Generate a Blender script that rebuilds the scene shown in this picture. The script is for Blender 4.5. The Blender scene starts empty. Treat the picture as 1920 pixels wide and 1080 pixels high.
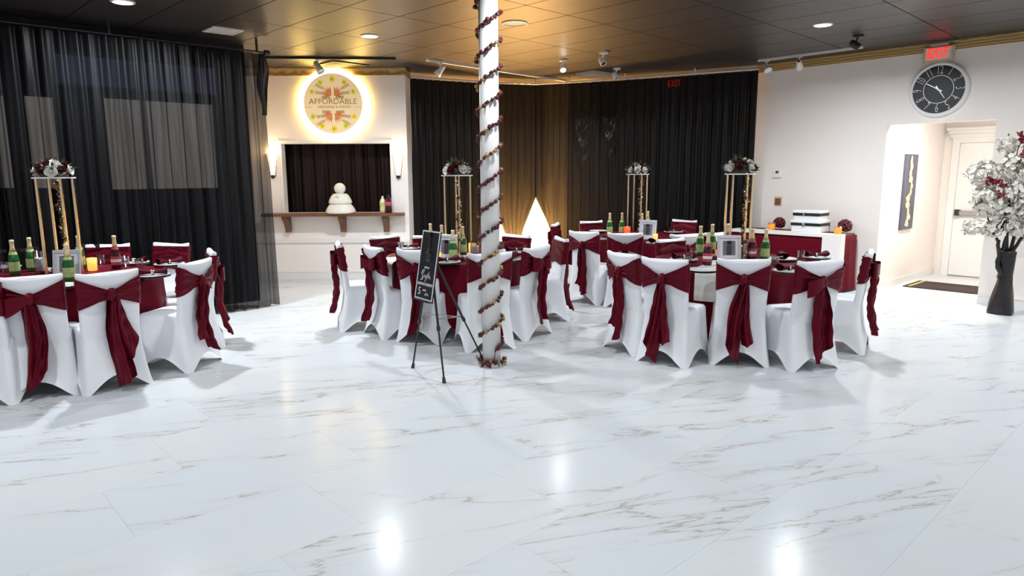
import bpy, math, random
from mathutils import Vector, Matrix, noise
rnd = random.Random(7)
PI = math.pi
S = bpy.context.scene
COL = S.collection

# ------------------------------------------------------------------ camera, world, exposure
CAM_H, PITCH, ROLL, FPX = 1.62, math.radians(9.45), math.radians(0.3), 1280.0
cam = bpy.data.cameras.new('camera'); cam_o = bpy.data.objects.new('camera', cam); COL.objects.link(cam_o)
cam.sensor_width = 36.0; cam.lens = 24.0; cam.clip_start = 0.05; cam.clip_end = 100
cam_o.matrix_world = (Matrix.Translation((0, 0, CAM_H)) @ Matrix.Rotation(PI/2 - PITCH, 4, 'X')
                      @ Matrix.Rotation(-ROLL, 4, 'Z'))
S.camera = cam_o
w = bpy.data.worlds.new('world'); S.world = w; w.use_nodes = True
w.node_tree.nodes['Background'].inputs[0].default_value = (0.5, 0.55, 0.65, 1)
w.node_tree.nodes['Background'].inputs[1].default_value = 0.05
S.view_settings.view_transform = 'Standard'; S.view_settings.look = 'None'
S.view_settings.gamma = 1.0; S.view_settings.use_curve_mapping = False
S.view_settings.exposure = 0.0
S.cycles.use_denoising = True
S.cycles.max_bounces = 8; S.cycles.diffuse_bounces = 4; S.cycles.transparent_max_bounces = 16
S.cycles.caustics_reflective = False; S.cycles.caustics_refractive = False
S.cycles.sample_clamp_indirect = 6.0

LED_W, LED_COL = 32.0, (0.90, 0.95, 1.0)      # recessed ceiling lamps, cool white
CEIL = 3.22

# ------------------------------------------------------------------ surveying helpers (photo measurements -> metres)
def ray(x, y):
    a0 = (x-960)/FPX; b0 = (540-y)/FPX
    a = a0*math.cos(ROLL)+b0*math.sin(ROLL); b = -a0*math.sin(ROLL)+b0*math.cos(ROLL)
    return Vector((a, math.cos(PITCH)+b*math.sin(PITCH), -math.sin(PITCH)+b*math.cos(PITCH)))
def onz(x, y, z):
    r = ray(x, y); t = (z-CAM_H)/r.z; return Vector((r.x*t, r.y*t, z))
def on_wall(x, y, p, d):
    n = (-d[1], d[0]); r = ray(x, y); t = (p[0]*n[0]+p[1]*n[1])/(r.x*n[0]+r.y*n[1])
    q = Vector((r.x*t, r.y*t, CAM_H+r.z*t)); return (q.x-p[0])*d[0]+(q.y-p[1])*d[1], q.z

# ------------------------------------------------------------------ materials
MATS = {}
def nodes_of(name):
    m = bpy.data.materials.new(name); m.use_nodes = True; MATS[name] = m
    return m, m.node_tree, m.node_tree.nodes['Principled BSDF']
def mat(name, col, rough=0.5, metal=0.0, spec=0.5, emit=None, es=0.0, sheen=0.0, noise_amt=0.0, noise_scale=20, trans=0.0, bump=0.0, coat=0.0):
    m, t, b = nodes_of(name)
    b.inputs['Base Color'].default_value = (*col, 1); b.inputs['Roughness'].default_value = rough
    b.inputs['Metallic'].default_value = metal; b.inputs['Specular IOR Level'].default_value = spec
    b.inputs['Sheen Weight'].default_value = sheen; b.inputs['Transmission Weight'].default_value = trans
    b.inputs['Coat Weight'].default_value = coat
    if emit: b.inputs['Emission Color'].default_value = (*emit, 1); b.inputs['Emission Strength'].default_value = es
    if noise_amt or bump:
        n = t.nodes.new('ShaderNodeTexNoise'); n.inputs['Scale'].default_value = noise_scale; n.inputs['Detail'].default_value = 4
        tc = t.nodes.new('ShaderNodeTexCoord'); t.links.new(tc.outputs['Object'], n.inputs['Vector'])
        if noise_amt:
            mx = t.nodes.new('ShaderNodeMix'); mx.data_type = 'RGBA'
            mx.inputs['A'].default_value = (*[c*(1-noise_amt) for c in col], 1); mx.inputs['B'].default_value = (*[min(1, c*(1+noise_amt)) for c in col], 1)
            t.links.new(n.outputs['Fac'], mx.inputs['Factor']); t.links.new(mx.outputs['Result'], b.inputs['Base Color'])
        if bump:
            bp = t.nodes.new('ShaderNodeBump'); bp.inputs['Strength'].default_value = bump; bp.inputs['Distance'].default_value = 0.01
            t.links.new(n.outputs['Fac'], bp.inputs['Height']); t.links.new(bp.outputs['Normal'], b.inputs['Normal'])
    return m
mat('white_wall', (0.90, 0.84, 0.79), 0.6, noise_amt=0.02, noise_scale=3)
mat('white_trim', (0.82, 0.81, 0.79), 0.4, noise_amt=0.01)
mat('back_beige', (0.72, 0.66, 0.56), 0.7, noise_amt=0.05, noise_scale=4)
mat('dark_room', (0.02, 0.018, 0.02), 0.8, noise_amt=0.1)
mat('grout', (0.45, 0.45, 0.45), 0.7, noise_amt=0.05)
mat('ceiling_gap', (0.012, 0.010, 0.009), 0.7, noise_amt=0.05)
mat('cover', (0.87, 0.88, 0.91), 0.55, sheen=0.15, noise_amt=0.015, noise_scale=8)
mat('satin', (0.088, 0.003, 0.010), 0.34, spec=0.45, noise_amt=0.3, noise_scale=12, bump=0.5)
mat('cloth_red', (0.105, 0.004, 0.011), 0.55, spec=0.15, noise_amt=0.12, noise_scale=6, bump=0.05)
mat('napkin_red', (0.06, 0.004, 0.011), 0.65, spec=0.2, noise_amt=0.2, noise_scale=30)
mat('linen_white', (0.78, 0.76, 0.72), 0.7, noise_amt=0.04)
mat('gold', (0.95, 0.78, 0.52), 0.2, metal=1.0, noise_amt=0.04)
mat('gold_border', (0.55, 0.36, 0.12), 0.45, metal=0.3)
mat('black_metal', (0.012, 0.012, 0.013), 0.4, noise_amt=0.1)
mat('black_plastic', (0.02, 0.02, 0.022), 0.35, noise_amt=0.1)
mat('white_metal', (0.72, 0.70, 0.68), 0.35, noise_amt=0.03)
mat('chrome', (0.6, 0.6, 0.6), 0.25, metal=1.0, noise_amt=0.03)
mat('wood', (0.16, 0.065, 0.028), 0.45, noise_amt=0.4, noise_scale=12)
mat('porcelain', (0.80, 0.82, 0.82), 0.15, noise_amt=0.01)
mat('charger_shadow_black', (0.012, 0.010, 0.012), 0.25, noise_amt=0.1)  # charger colour also paints the black shadow under the plate
mat('bottle_green', (0.02, 0.16, 0.03), 0.08, noise_amt=0.1, trans=0.25)
mat('bottle_red', (0.05, 0.006, 0.010), 0.08, noise_amt=0.1)
mat('foil', (0.85, 0.72, 0.42), 0.35, metal=0.25, noise_amt=0.1, noise_scale=60)
mat('label_green', (0.42, 0.55, 0.22), 0.5, noise_amt=0.45, noise_scale=45)
mat('label_red', (0.45, 0.06, 0.10), 0.5, noise_amt=0.6, noise_scale=45)
mat('label_white', (0.78, 0.78, 0.72), 0.5, noise_amt=0.1, noise_scale=30)
mat('rose_red', (0.09, 0.006, 0.011), 0.6, noise_amt=0.3, noise_scale=30)
mat('rose_white', (0.80, 0.77, 0.72), 0.6, noise_amt=0.04, noise_scale=30)
mat('leaf_green', (0.055, 0.075, 0.022), 0.55, noise_amt=0.4, noise_scale=20)
mat('warm_lit_gold', (0.42, 0.24, 0.05), 0.4, metal=0.3, noise_amt=0.4, noise_scale=20)  # gold colour stands in for warm light on garland leaves and roses
mat('silver_frame', (0.66, 0.68, 0.74), 0.25, metal=0.4, noise_amt=0.03)
mat('mat_board', (0.80, 0.80, 0.82), 0.6, noise_amt=0.02)
mat('print_grey', (0.16, 0.18, 0.22), 0.4, noise_amt=0.35, noise_scale=12)
mat('print_figure', (0.06, 0.035, 0.045), 0.5, noise_amt=0.3, noise_scale=30)
mat('wax', (0.85, 0.82, 0.74), 0.5, noise_amt=0.02)
mat('amber_lit', (0.8, 0.35, 0.08), 0.3, emit=(1.0, 0.42, 0.08), es=1.3, noise_amt=0.2)
mat('red_lit', (0.7, 0.05, 0.02), 0.3, emit=(1.0, 0.10, 0.03), es=0.9, noise_amt=0.2)
mat('flame', (1, 0.8, 0.4), 0.5, emit=(1.0, 0.72, 0.32), es=12, noise_amt=0.01)
mat('fairy', (1, 0.7, 0.3), 0.5, emit=(1.0, 0.62, 0.22), es=4, noise_amt=0.01)
mat('led', (1, 1, 1), 0.5, emit=(0.93, 0.97, 1.0), es=26, noise_amt=0.01)
mat('halo', (1, 0.9, 0.6), 0.5, emit=(1.0, 0.66, 0.18), es=14, noise_amt=0.01)
mat('strip_glow', (1, 0.9, 0.7), 0.5, emit=(1.0, 0.72, 0.38), es=12, noise_amt=0.01)
mat('sconce_glass', (1, 0.9, 0.75), 0.4, emit=(1.0, 0.80, 0.48), es=3.2, noise_amt=0.02)
mat('sign_face', (0.80, 0.60, 0.36), 0.5, emit=(1.0, 0.76, 0.42), es=0.42, noise_amt=0.06, noise_scale=4)
mat('sign_ink', (0.10, 0.07, 0.04), 0.6, noise_amt=0.2)
mat('sign_brown', (0.40, 0.24, 0.10), 0.6, noise_amt=0.2)
mat('sign_orange', (0.75, 0.22, 0.06), 0.6, emit=(0.9, 0.3, 0.08), es=0.2, noise_amt=0.3, noise_scale=25)
mat('sign_yellow', (0.75, 0.62, 0.04), 0.6, emit=(0.9, 0.75, 0.05), es=0.35, noise_amt=0.1)
mat('sign_lime', (0.55, 0.65, 0.03), 0.6, emit=(0.7, 0.8, 0.05), es=0.35, noise_amt=0.1)
mat('exit_box', (0.62, 0.50, 0.36), 0.5, noise_amt=0.05)
mat('exit_red', (0.9, 0.03, 0.02), 0.4, emit=(1.0, 0.03, 0.02), es=1.6, noise_amt=0.02)
mat('exit_far', (0.9, 0.03, 0.02), 0.4, emit=(1.0, 0.03, 0.02), es=22, noise_amt=0.02)
mat('board_black', (0.006, 0.006, 0.009), 0.45, noise_amt=0.3, noise_scale=5)
mat('ink_white', (0.75, 0.75, 0.75), 0.6, noise_amt=0.05)
mat('ink_grey', (0.16, 0.16, 0.18), 0.6, noise_amt=0.1)
mat('trunk_black', (0.010, 0.009, 0.010), 0.35, noise_amt=0.3, noise_scale=20, bump=0.5)
mat('blossom_white', (0.80, 0.77, 0.70), 0.7, noise_amt=0.06, noise_scale=8)
mat('blossom_red', (0.26, 0.012, 0.025), 0.6, noise_amt=0.3, noise_scale=30)
mat('art_navy', (0.085, 0.085, 0.12), 0.5, noise_amt=0.25, noise_scale=6)
mat('art_gold', (0.78, 0.62, 0.38), 0.45, noise_amt=0.35, noise_scale=18)
mat('mat_dark', (0.035, 0.025, 0.02), 0.9, noise_amt=0.4, noise_scale=60)
mat('mat_yellow', (0.55, 0.45, 0.08), 0.8, noise_amt=0.1)
mat('window_pale', (0.3, 0.27, 0.25), 0.4, emit=(0.80, 0.72, 0.66), es=0.42, noise_amt=0.2, noise_scale=2)
mat('window_navy', (0.05, 0.05, 0.1), 0.4, emit=(0.20, 0.20, 0.42), es=0.20, noise_amt=0.2, noise_scale=2)
mat('stone_white', (0.82, 0.80, 0.72), 0.6, noise_amt=0.03, bump=0.1)
mat('drink_yellow', (0.70, 0.66, 0.35), 0.25, noise_amt=0.15, noise_scale=30)
mat('orange_wax', (0.85, 0.27, 0.02), 0.35, emit=(1.0, 0.35, 0.03), es=0.35, noise_amt=0.1)

for k in ('satin', 'cloth_red', 'napkin_red'): MATS[k].node_tree.nodes['Principled BSDF'].inputs['Specular Tint'].default_value = (1.0, 0.22, 0.32, 1)   # dyed thread
def glass_mat(name, tint=(0.95, 0.97, 1.0), fac=0.22):
    m = bpy.data.materials.new(name); m.use_nodes = True; MATS[name] = m
    t = m.node_tree; t.nodes.clear()
    o = t.nodes.new('ShaderNodeOutputMaterial'); mx = t.nodes.new('ShaderNodeMixShader')
    tr = t.nodes.new('ShaderNodeBsdfTransparent'); tr.inputs[0].default_value = (*tint, 1)
    g = t.nodes.new('ShaderNodeBsdfGlossy'); g.inputs['Roughness'].default_value = 0.06
    lw = t.nodes.new('ShaderNodeLayerWeight'); lw.inputs[0].default_value = 0.5
    mr = t.nodes.new('ShaderNodeMapRange'); mr.inputs['To Min'].default_value = fac*0.5; mr.inputs['To Max'].default_value = min(1, fac*3)
    t.links.new(lw.outputs['Facing'], mr.inputs['Value']); t.links.new(mr.outputs['Result'], mx.inputs[0])
    t.links.new(tr.outputs[0], mx.inputs[1]); t.links.new(g.outputs[0], mx.inputs[2]); t.links.new(mx.outputs[0], o.inputs[0])
    return m
glass_mat('clear_glass')

def sheer_mat(name, col, see, gloss=0.45):
    m = bpy.data.materials.new(name); m.use_nodes = True; MATS[name] = m
    t = m.node_tree; b = t.nodes['Principled BSDF']; o = t.nodes['Material Output']
    b.inputs['Base Color'].default_value = (*col, 1); b.inputs['Roughness'].default_value = gloss
    b.inputs['Specular IOR Level'].default_value = 0.22
    n = t.nodes.new('ShaderNodeTexNoise'); n.inputs['Scale'].default_value = 3; n.inputs['Detail'].default_value = 3
    tc = t.nodes.new('ShaderNodeTexCoord'); mp = t.nodes.new('ShaderNodeMapping'); mp.inputs['Scale'].default_value = (9, 9, 0.4)
    t.links.new(tc.outputs['Object'], mp.inputs[0]); t.links.new(mp.outputs[0], n.inputs['Vector'])
    mr = t.nodes.new('ShaderNodeMapRange'); mr.inputs['From Min'].default_value = 0.3; mr.inputs['From Max'].default_value = 0.7
    mr.inputs['To Min'].default_value = see*0.7; mr.inputs['To Max'].default_value = see*1.3
    t.links.new(n.outputs['Fac'], mr.inputs['Value'])
    lw = t.nodes.new('ShaderNodeLayerWeight'); lw.inputs[0].default_value = 0.5
    fm = t.nodes.new('ShaderNodeMapRange'); fm.inputs['From Min'].default_value = 0.15; fm.inputs['From Max'].default_value = 0.75; fm.inputs['To Min'].default_value = 1.25; fm.inputs['To Max'].default_value = 0.05
    t.links.new(lw.outputs['Facing'], fm.inputs['Value'])
    mm = t.nodes.new('ShaderNodeMath'); mm.operation = 'MULTIPLY'; t.links.new(mr.outputs['Result'], mm.inputs[0]); t.links.new(fm.outputs['Result'], mm.inputs[1])
    tl = t.nodes.new('ShaderNodeBsdfTranslucent'); tl.inputs[0].default_value = (*col, 1)
    tr = t.nodes.new('ShaderNodeBsdfTransparent')
    m1 = t.nodes.new('ShaderNodeMixShader'); m1.inputs[0].default_value = 0.15
    m2 = t.nodes.new('ShaderNodeMixShader')
    t.links.new(b.outputs[0], m1.inputs[1]); t.links.new(tl.outputs[0], m1.inputs[2])
    t.links.new(mm.outputs[0], m2.inputs[0]); t.links.new(m1.outputs[0], m2.inputs[1]); t.links.new(tr.outputs[0], m2.inputs[2])
    t.links.new(m2.outputs[0], o.inputs[0])
    return m
sheer_mat('sheer_black', (0.006, 0.006, 0.007), 0.145)
sheer_mat('sheer_back', (0.006, 0.005, 0.005), 0.014)
sheer_mat('dark_drape', (0.022, 0.010, 0.011), 0.02)
sheer_mat('satin_black', (0.007, 0.007, 0.008), 0.004, 0.33)

def floor_mat():
    m, t, b = nodes_of('marble')
    N = t.nodes.new; L = t.links.new
    geo = N('ShaderNodeNewGeometry'); oi = N('ShaderNodeObjectInfo'); at = N('ShaderNodeAttribute'); at.attribute_name = 'rnd'
    add = N('ShaderNodeMath'); add.operation = 'ADD'; L(oi.outputs['Random'], add.inputs[0]); L(at.outputs['Fac'], add.inputs[1])
    cmb = N('ShaderNodeCombineXYZ')
    for i, k in enumerate((37.0, 91.0, 53.0)):
        mu = N('ShaderNodeMath'); mu.operation = 'MULTIPLY'; mu.inputs[1].default_value = k; L(add.outputs[0], mu.inputs[0]); L(mu.outputs[0], cmb.inputs[i])
    va = N('ShaderNodeVectorMath'); va.operation = 'ADD'; L(geo.outputs['Position'], va.inputs[0]); L(cmb.outputs[0], va.inputs[1])
    mp = N('ShaderNodeMapping'); mp.inputs['Rotation'].default_value = (0, 0, math.radians(-15)); L(va.outputs[0], mp.inputs[0])
    mp2 = N('ShaderNodeMapping'); mp2.inputs['Scale'].default_value = (0.36, 2.2, 1); L(mp.outputs[0], mp2.inputs[0])
    def vein(scale, dist, w0, w1):
        n = N('ShaderNodeTexNoise'); n.inputs['Scale'].default_value = scale; n.inputs['Detail'].default_value = 7; n.inputs['Roughness'].default_value = 0.56
        n.inputs['Distortion'].default_value = dist; L(mp2.outputs[0], n.inputs['Vector'])
        s = N('ShaderNodeMath'); s.operation = 'SUBTRACT'; s.inputs[1].default_value = 0.5; L(n.outputs['Fac'], s.inputs[0])
        a = N('ShaderNodeMath'); a.operation = 'ABSOLUTE'; L(s.outputs[0], a.inputs[0])
        r = N('ShaderNodeMapRange'); r.inputs['From Min'].default_value = w0; r.inputs['From Max'].default_value = w1
        r.inputs['To Min'].default_value = 1; r.inputs['To Max'].default_value = 0; L(a.outputs[0], r.inputs['Value'])
        return r.outputs['Result']
    v1 = vein(1.25, 0.35, 0.001, 0.0075); v2 = vein(1.25, 0.35, 0.0, 0.05)
    msk = N('ShaderNodeTexNoise'); msk.inputs['Scale'].default_value = 1.5; msk.inputs['Detail'].default_value = 2
    mp3 = N('ShaderNodeMapping'); mp3.inputs['Scale'].default_value = (0.55, 1.5, 1); L(mp.outputs[0], mp3.inputs[0]); L(mp3.outputs[0], msk.inputs['Vector'])
    mr = N('ShaderNodeMapRange'); mr.inputs['From Min'].default_value = 0.42; mr.inputs['From Max'].default_value = 0.56; L(msk.outputs['Fac'], mr.inputs['Value'])
    def mul(a, c):
        q = N('ShaderNodeMath'); q.operation = 'MULTIPLY'
        L(a, q.inputs[0])
        if isinstance(c, float): q.inputs[1].default_value = c
        else: L(c, q.inputs[1])
        return q.outputs[0]
    cl = N('ShaderNodeTexNoise'); cl.inputs['Scale'].default_value = 0.8; cl.inputs['Detail'].default_value = 2; L(mp.outputs[0], cl.inputs['Vector'])
    base = N('ShaderNodeMix'); base.data_type = 'RGBA'; base.inputs['A'].default_value = (0.61, 0.65, 0.70, 1); base.inputs['B'].default_value = (0.69, 0.69, 0.67, 1)
    L(cl.outputs['Fac'], base.inputs['Factor'])
    m1 = N('ShaderNodeMix'); m1.data_type = 'RGBA'; L(mul(mul(v2, mr.outputs['Result']), 0.28), m1.inputs['Factor'])
    L(base.outputs['Result'], m1.inputs['A']); m1.inputs['B'].default_value = (0.55, 0.50, 0.44, 1)
    m2 = N('ShaderNodeMix'); m2.data_type = 'RGBA'; L(mul(mul(v1, mr.outputs['Result']), 0.62), m2.inputs['Factor'])
    L(m1.outputs['Result'], m2.inputs['A']); m2.inputs['B'].default_value = (0.30, 0.26, 0.22, 1)
    L(m2.outputs['Result'], b.inputs['Base Color'])
    b.inputs['Roughness'].default_value = 0.18; b.inputs['Specular IOR Level'].default_value = 0.035
floor_mat()
def ceiling_mat():
    m, t, b = nodes_of('ceiling_tile')
    N = t.nodes.new; L = t.links.new
    tc = N('ShaderNodeNewGeometry'); mp = N('ShaderNodeMapping'); mp.inputs['Rotation'].default_value = (0, 0, math.radians(46)); mp.inputs['Scale'].default_value = (1.2, 7, 1)
    L(tc.outputs['Position'], mp.inputs[0])
    n = N('ShaderNodeTexNoise'); n.inputs['Scale'].default_value = 2.2; n.inputs['Detail'].default_value = 5; L(mp.outputs[0], n.inputs['Vector'])
    mx = N('ShaderNodeMix'); mx.data_type = 'RGBA'; mx.inputs['A'].default_value = (0.017, 0.013, 0.012, 1); mx.inputs['B'].default_value = (0.032, 0.025, 0.022, 1)
    L(n.outputs['Fac'], mx.inputs['Factor']); L(mx.outputs['Result'], b.inputs['Base Color'])
    mr = N('ShaderNodeMapRange'); mr.inputs['To Min'].default_value = 0.36; mr.inputs['To Max'].default_value = 0.48; L(n.outputs['Fac'], mr.inputs['Value']); L(mr.outputs['Result'], b.inputs['Roughness'])
    b.inputs['Specular IOR Level'].default_value = 0.9
ceiling_mat()
def border_mat():
    m = MATS['gold_border']; t = m.node_tree; b = t.nodes['Principled BSDF']
    N = t.nodes.new; L = t.links.new
    tc = N('ShaderNodeTexCoord'); mp = N('ShaderNodeMapping'); mp.inputs['Scale'].default_value = (10, 10, 10); L(tc.outputs['Object'], mp.inputs[0])
    wv = N('ShaderNodeTexWave'); wv.wave_type = 'RINGS'; wv.inputs['Scale'].default_value = 0.9; wv.inputs['Distortion'].default_value = 3; L(mp.outputs[0], wv.inputs['Vector'])
    mx = N('ShaderNodeMix'); mx.data_type = 'RGBA'; mx.inputs['A'].default_value = (0.33, 0.19, 0.05, 1); mx.inputs['B'].default_value = (0.70, 0.50, 0.20, 1)
    L(wv.outputs['Fac'], mx.inputs['Factor']); L(mx.outputs['Result'], b.inputs['Base Color'])
border_mat()

# ------------------------------------------------------------------ mesh helpers
class MB:
    def __init__(s): s.v = []; s.f = []
    def add(s, vs, fs):
        k = len(s.v); s.v += [tuple(v) for v in vs]; s.f += [tuple(i+k for i in f) for f in fs]; return s
    def box(s, x0, x1, y0, y1, z0, z1, M=None):
        vs = [Vector(p) for p in ((x0,y0,z0),(x1,y0,z0),(x1,y1,z0),(x0,y1,z0),(x0,y0,z1),(x1,y0,z1),(x1,y1,z1),(x0,y1,z1))]
        if M: vs = [M @ v for v in vs]
        return s.add(vs, ((0,3,2,1),(4,5,6,7),(0,1,5,4),(1,2,6,5),(2,3,7,6),(3,0,4,7)))
    def bbox(s, x0, x1, y0, y1, z0, z1, b=0.01, M=None):   # box with chamfered vertical and top edges
        vs = []
        for z, e in ((z0, 0), (z1-b, 0), (z1, b)):
            X0, X1, Y0, Y1 = x0+e, x1-e, y0+e, y1-e; c = b
            vs += [Vector(p) for p in ((X0+c,Y0,z),(X1-c,Y0,z),(X1,Y0+c,z),(X1,Y1-c,z),(X1-c,Y1,z),(X0+c,Y1,z),(X0,Y1-c,z),(X0,Y0+c,z))]
        if M: vs = [M @ v for v in vs]
        fs = [tuple(range(7,-1,-1)), tuple(range(16,24))]
        for k in (0, 8):
            fs += [(k+i, k+(i+1) % 8, k+8+(i+1) % 8, k+8+i) for i in range(8)]
        return s.add(vs, fs)
    def lathe(s, prof, n=20, M=None, cap=True, wob=None):
        vs = []; fs = []
        for j, (r, z) in enumerate(prof):
            for i in range(n):
                a = 2*PI*i/n; rr = r*(wob(a, z) if wob else 1); v = Vector((rr*math.cos(a), rr*math.sin(a), z)); vs.append(M @ v if M else v)
        for j in range(len(prof)-1):
            fs += [(j*n+i, j*n+(i+1) % n, (j+1)*n+(i+1) % n, (j+1)*n+i) for i in range(n)]
        if cap: fs += [tuple(range(n-1, -1, -1)), tuple(range((len(prof)-1)*n, len(prof)*n))]
        return s.add(vs, fs)
    def tube(s, pts, rad, n=8, cap=True):
        pts = [Vector(p) for p in pts]; vs = []; fs = []
        for j, p in enumerate(pts):
            d = (pts[min(j+1, len(pts)-1)]-pts[max(j-1, 0)]).normalized()
            a = d.cross(Vector((0, 0, 1)) if abs(d.z) < 0.95 else Vector((1, 0, 0))).normalized(); c = d.cross(a)
            r = rad[j] if isinstance(rad, (list, tuple)) else rad
            vs += [p + r*(math.cos(2*PI*i/n)*a+math.sin(2*PI*i/n)*c) for i in range(n)]
        for j in range(len(pts)-1):
            fs += [(j*n+i, j*n+(i+1) % n, (j+1)*n+(i+1) % n, (j+1)*n+i) for i in range(n)]
        if cap: fs += [tuple(range(n-1, -1, -1)), tuple(range((len(pts)-1)*n, len(pts)*n))]
        return s.add(vs, fs)
    def grid(s, nu, nv, fn, closed=False):
        vs = [fn(i/(nu if closed else nu-1), j/(nv-1)) for j in range(nv) for i in range(nu)]
        fs = [(j*nu+i, j*nu+(i+1) % nu, (j+1)*nu+(i+1) % nu, (j+1)*nu+i) for j in range(nv-1) for i in range(nu if closed else nu-1)]
        return s.add(vs, fs)
    def disc(s, cx, cz, r, y, n=32, r0=0.0):   # flat disc / ring facing -Y
        if r0 <= 0:
            return s.add([(cx+r*math.cos(2*PI*i/n), y, cz+r*math.sin(2*PI*i/n)) for i in range(n)], [tuple(range(n))])
        vs = [(cx+q*math.cos(2*PI*i/n), y, cz+q*math.sin(2*PI*i/n)) for q in (r0, r) for i in range(n)]
        return s.add(vs, [(i, (i+1) % n, n+(i+1) % n, n+i) for i in range(n)])
    def mesh(s, name, m, smooth=False):
        me = bpy.data.meshes.new(name); me.from_pydata(s.v, [], s.f); me.update()
        if m: me.materials.append(MATS[m])
        if smooth: me.polygons.foreach_set('use_smooth', [True]*len(me.polygons))
        return me
    def obj(s, name, m, parent=None, smooth=False, loc=None, rz=0.0):
        return put(name, s.mesh(name, m, smooth), parent, loc, rz)
def put(name, me, parent=None, loc=None, rz=0.0, M=None):
    o = bpy.data.objects.new(name, me); COL.objects.link(o)
    if parent: o.parent = parent
    if M is not None: o.matrix_local = M
    else:
        if loc is not None: o.location = loc
        o.rotation_euler = (0, 0, rz)
    return o
def tag(o, label, cat, group=None, kind=None):
    if label: o['label'] = label
    if cat: o['category'] = cat
    if group: o['group'] = group
    if kind: o['kind'] = kind
    return o
def thing(name, label, cat, loc=(0, 0, 0), rz=0.0, group=None):
    o = bpy.data.objects.new(name, None); COL.objects.link(o); o.empty_display_size = 0.1
    o.location = loc; o.rotation_euler = (0, 0, rz); return tag(o, label, cat, group)
def struct(o, label=None, cat=None):
    o['kind'] = 'structure'
    if label: o['label'] = label
    if cat: o['category'] = cat
    return o
def copy_tree(o, parent=None):
    c = o.copy(); COL.objects.link(c)
    if parent: c.parent = parent
    for ch in list(o.children): copy_tree(ch, c)
    return c
def solid(o, t, off=-1):
    md = o.modifiers.new('thick', 'SOLIDIFY'); md.thickness = t; md.offset = off; return o
def text_mesh(txt, size, m, ext=0.0008, bold=0.0, wscale=1.0, upright=True):
    cu = bpy.data.curves.new('t', 'FONT'); cu.body = txt; cu.size = size; cu.align_x = 'CENTER'; cu.align_y = 'CENTER'; cu.extrude = ext; cu.offset = bold; cu.resolution_u = 3
    o = bpy.data.objects.new('t', cu); COL.objects.link(o)
    me = bpy.data.meshes.new_from_object(o.evaluated_get(bpy.context.evaluated_depsgraph_get()))
    bpy.data.objects.remove(o); bpy.data.curves.remove(cu)
    me.transform(Matrix.Diagonal((wscale, 1, 1, 1)))
    if upright: me.transform(Matrix.Rotation(PI/2, 4, 'X'))     # reads from -Y
    me.materials.clear(); me.materials.append(MATS[m]); return me
def area_lamp(name, loc, watts, col, size, spread=160, rot=(0, 0, 0), parent=None, shape='DISK'):
    l = bpy.data.lights.new(name, 'AREA'); l.shape = shape; l.size = size; l.energy = watts; l.color = col; l.spread = math.radians(spread)
    o = bpy.data.objects.new(name, l); COL.objects.link(o); o.location = loc; o.rotation_euler = rot
    if parent: o.parent = parent
    return o
def point_lamp(name, loc, watts, col, r, parent=None):
    l = bpy.data.lights.new(name, 'POINT'); l.energy = watts; l.color = col; l.shadow_soft_size = r
    o = bpy.data.objects.new(name, l); COL.objects.link(o); o.location = loc
    if parent: o.parent = parent
    return o

# ------------------------------------------------------------------ the room
A = Vector((3.76, 10.61)); DR = Vector((math.cos(math.radians(-47.7)), math.sin(math.radians(-47.7))))   # right wall, walking towards the camera's right
NR = Vector((-DR.y, DR.x))                                                                               # out of the room
RZ_R = math.radians(-47.7)
LD = Vector((math.cos(math.radians(42.9)), math.sin(math.radians(42.9))))                                # left wall, viewer's right
RZ_L = math.radians(42.9)
WL0 = Vector((-3.32, 8.86))
YB = 10.70
def wall_M(p, ang): return Matrix.Translation((p[0], p[1], 0)) @ Matrix.Rotation(ang, 4, 'Z')
MR = wall_M(A, RZ_R); ML = wall_M(WL0, RZ_L)
D0, D1, DTOP = 1.815, 3.03, 2.24

def wall_seg(p, q, z0=0.0, z1=CEIL, t=0.15):      # box along p-q, thickness to the left of the walking direction
    p = Vector(p); q = Vector(q); L = (q-p).length; a = math.atan2(q.y-p.y, q.x-p.x)
    return wall_M(p, a), L, t
E1 = A + DR*9.0; E2 = WL0 - LD*10.0
def isect(p, d, q, e):
    det = d.x*(-e.y)+e.x*d.y; r = q-p
    return p + d*((r.x*(-e.y)+e.x*r.y)/det)
ER = isect(E1, -LD, E2, DR)

fl = MB(); poly = [E2-LD*.2, ER-Vector((0, .3)), E1+LD*.2, Vector((8.5, 11.5)), Vector((6, 13.2)), Vector((-6, 13.2)), Vector((-9, 8))]
fl.add([(p.x, p.y, -0.012) for p in poly], [tuple(range(len(poly)))])
floor = struct(fl.obj('floor', 'grout'), 'glossy white marble-look floor with grey brown veins', 'floor')
ce = MB(); ce.add([(p.x, p.y, CEIL+0.02) for p in poly], [tuple(range(len(poly)))[::-1]])
ceiling = struct(ce.obj('ceiling', 'ceiling_gap'), 'dark painted drop ceiling of rectangular tiles', 'ceiling')
def inside(p):
    k = 0; n = len(poly)
    for i in range(n):
        a, b = poly[i], poly[(i+1) % n]
        if (a.y > p.y) != (b.y > p.y) and p.x < (b.x-a.x)*(p.y-a.y)/(b.y-a.y)+a.x: k += 1
    return k % 2 == 1
def in_view(p):
    z = p[2]-CAM_H; d = p[1]*math.cos(PITCH)-z*math.sin(PITCH); u = p[1]*math.sin(PITCH)+z*math.cos(PITCH)
    return d > 0.3 and abs(p[0]/d) < 0.85 and abs(u/d) < 0.52
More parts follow.
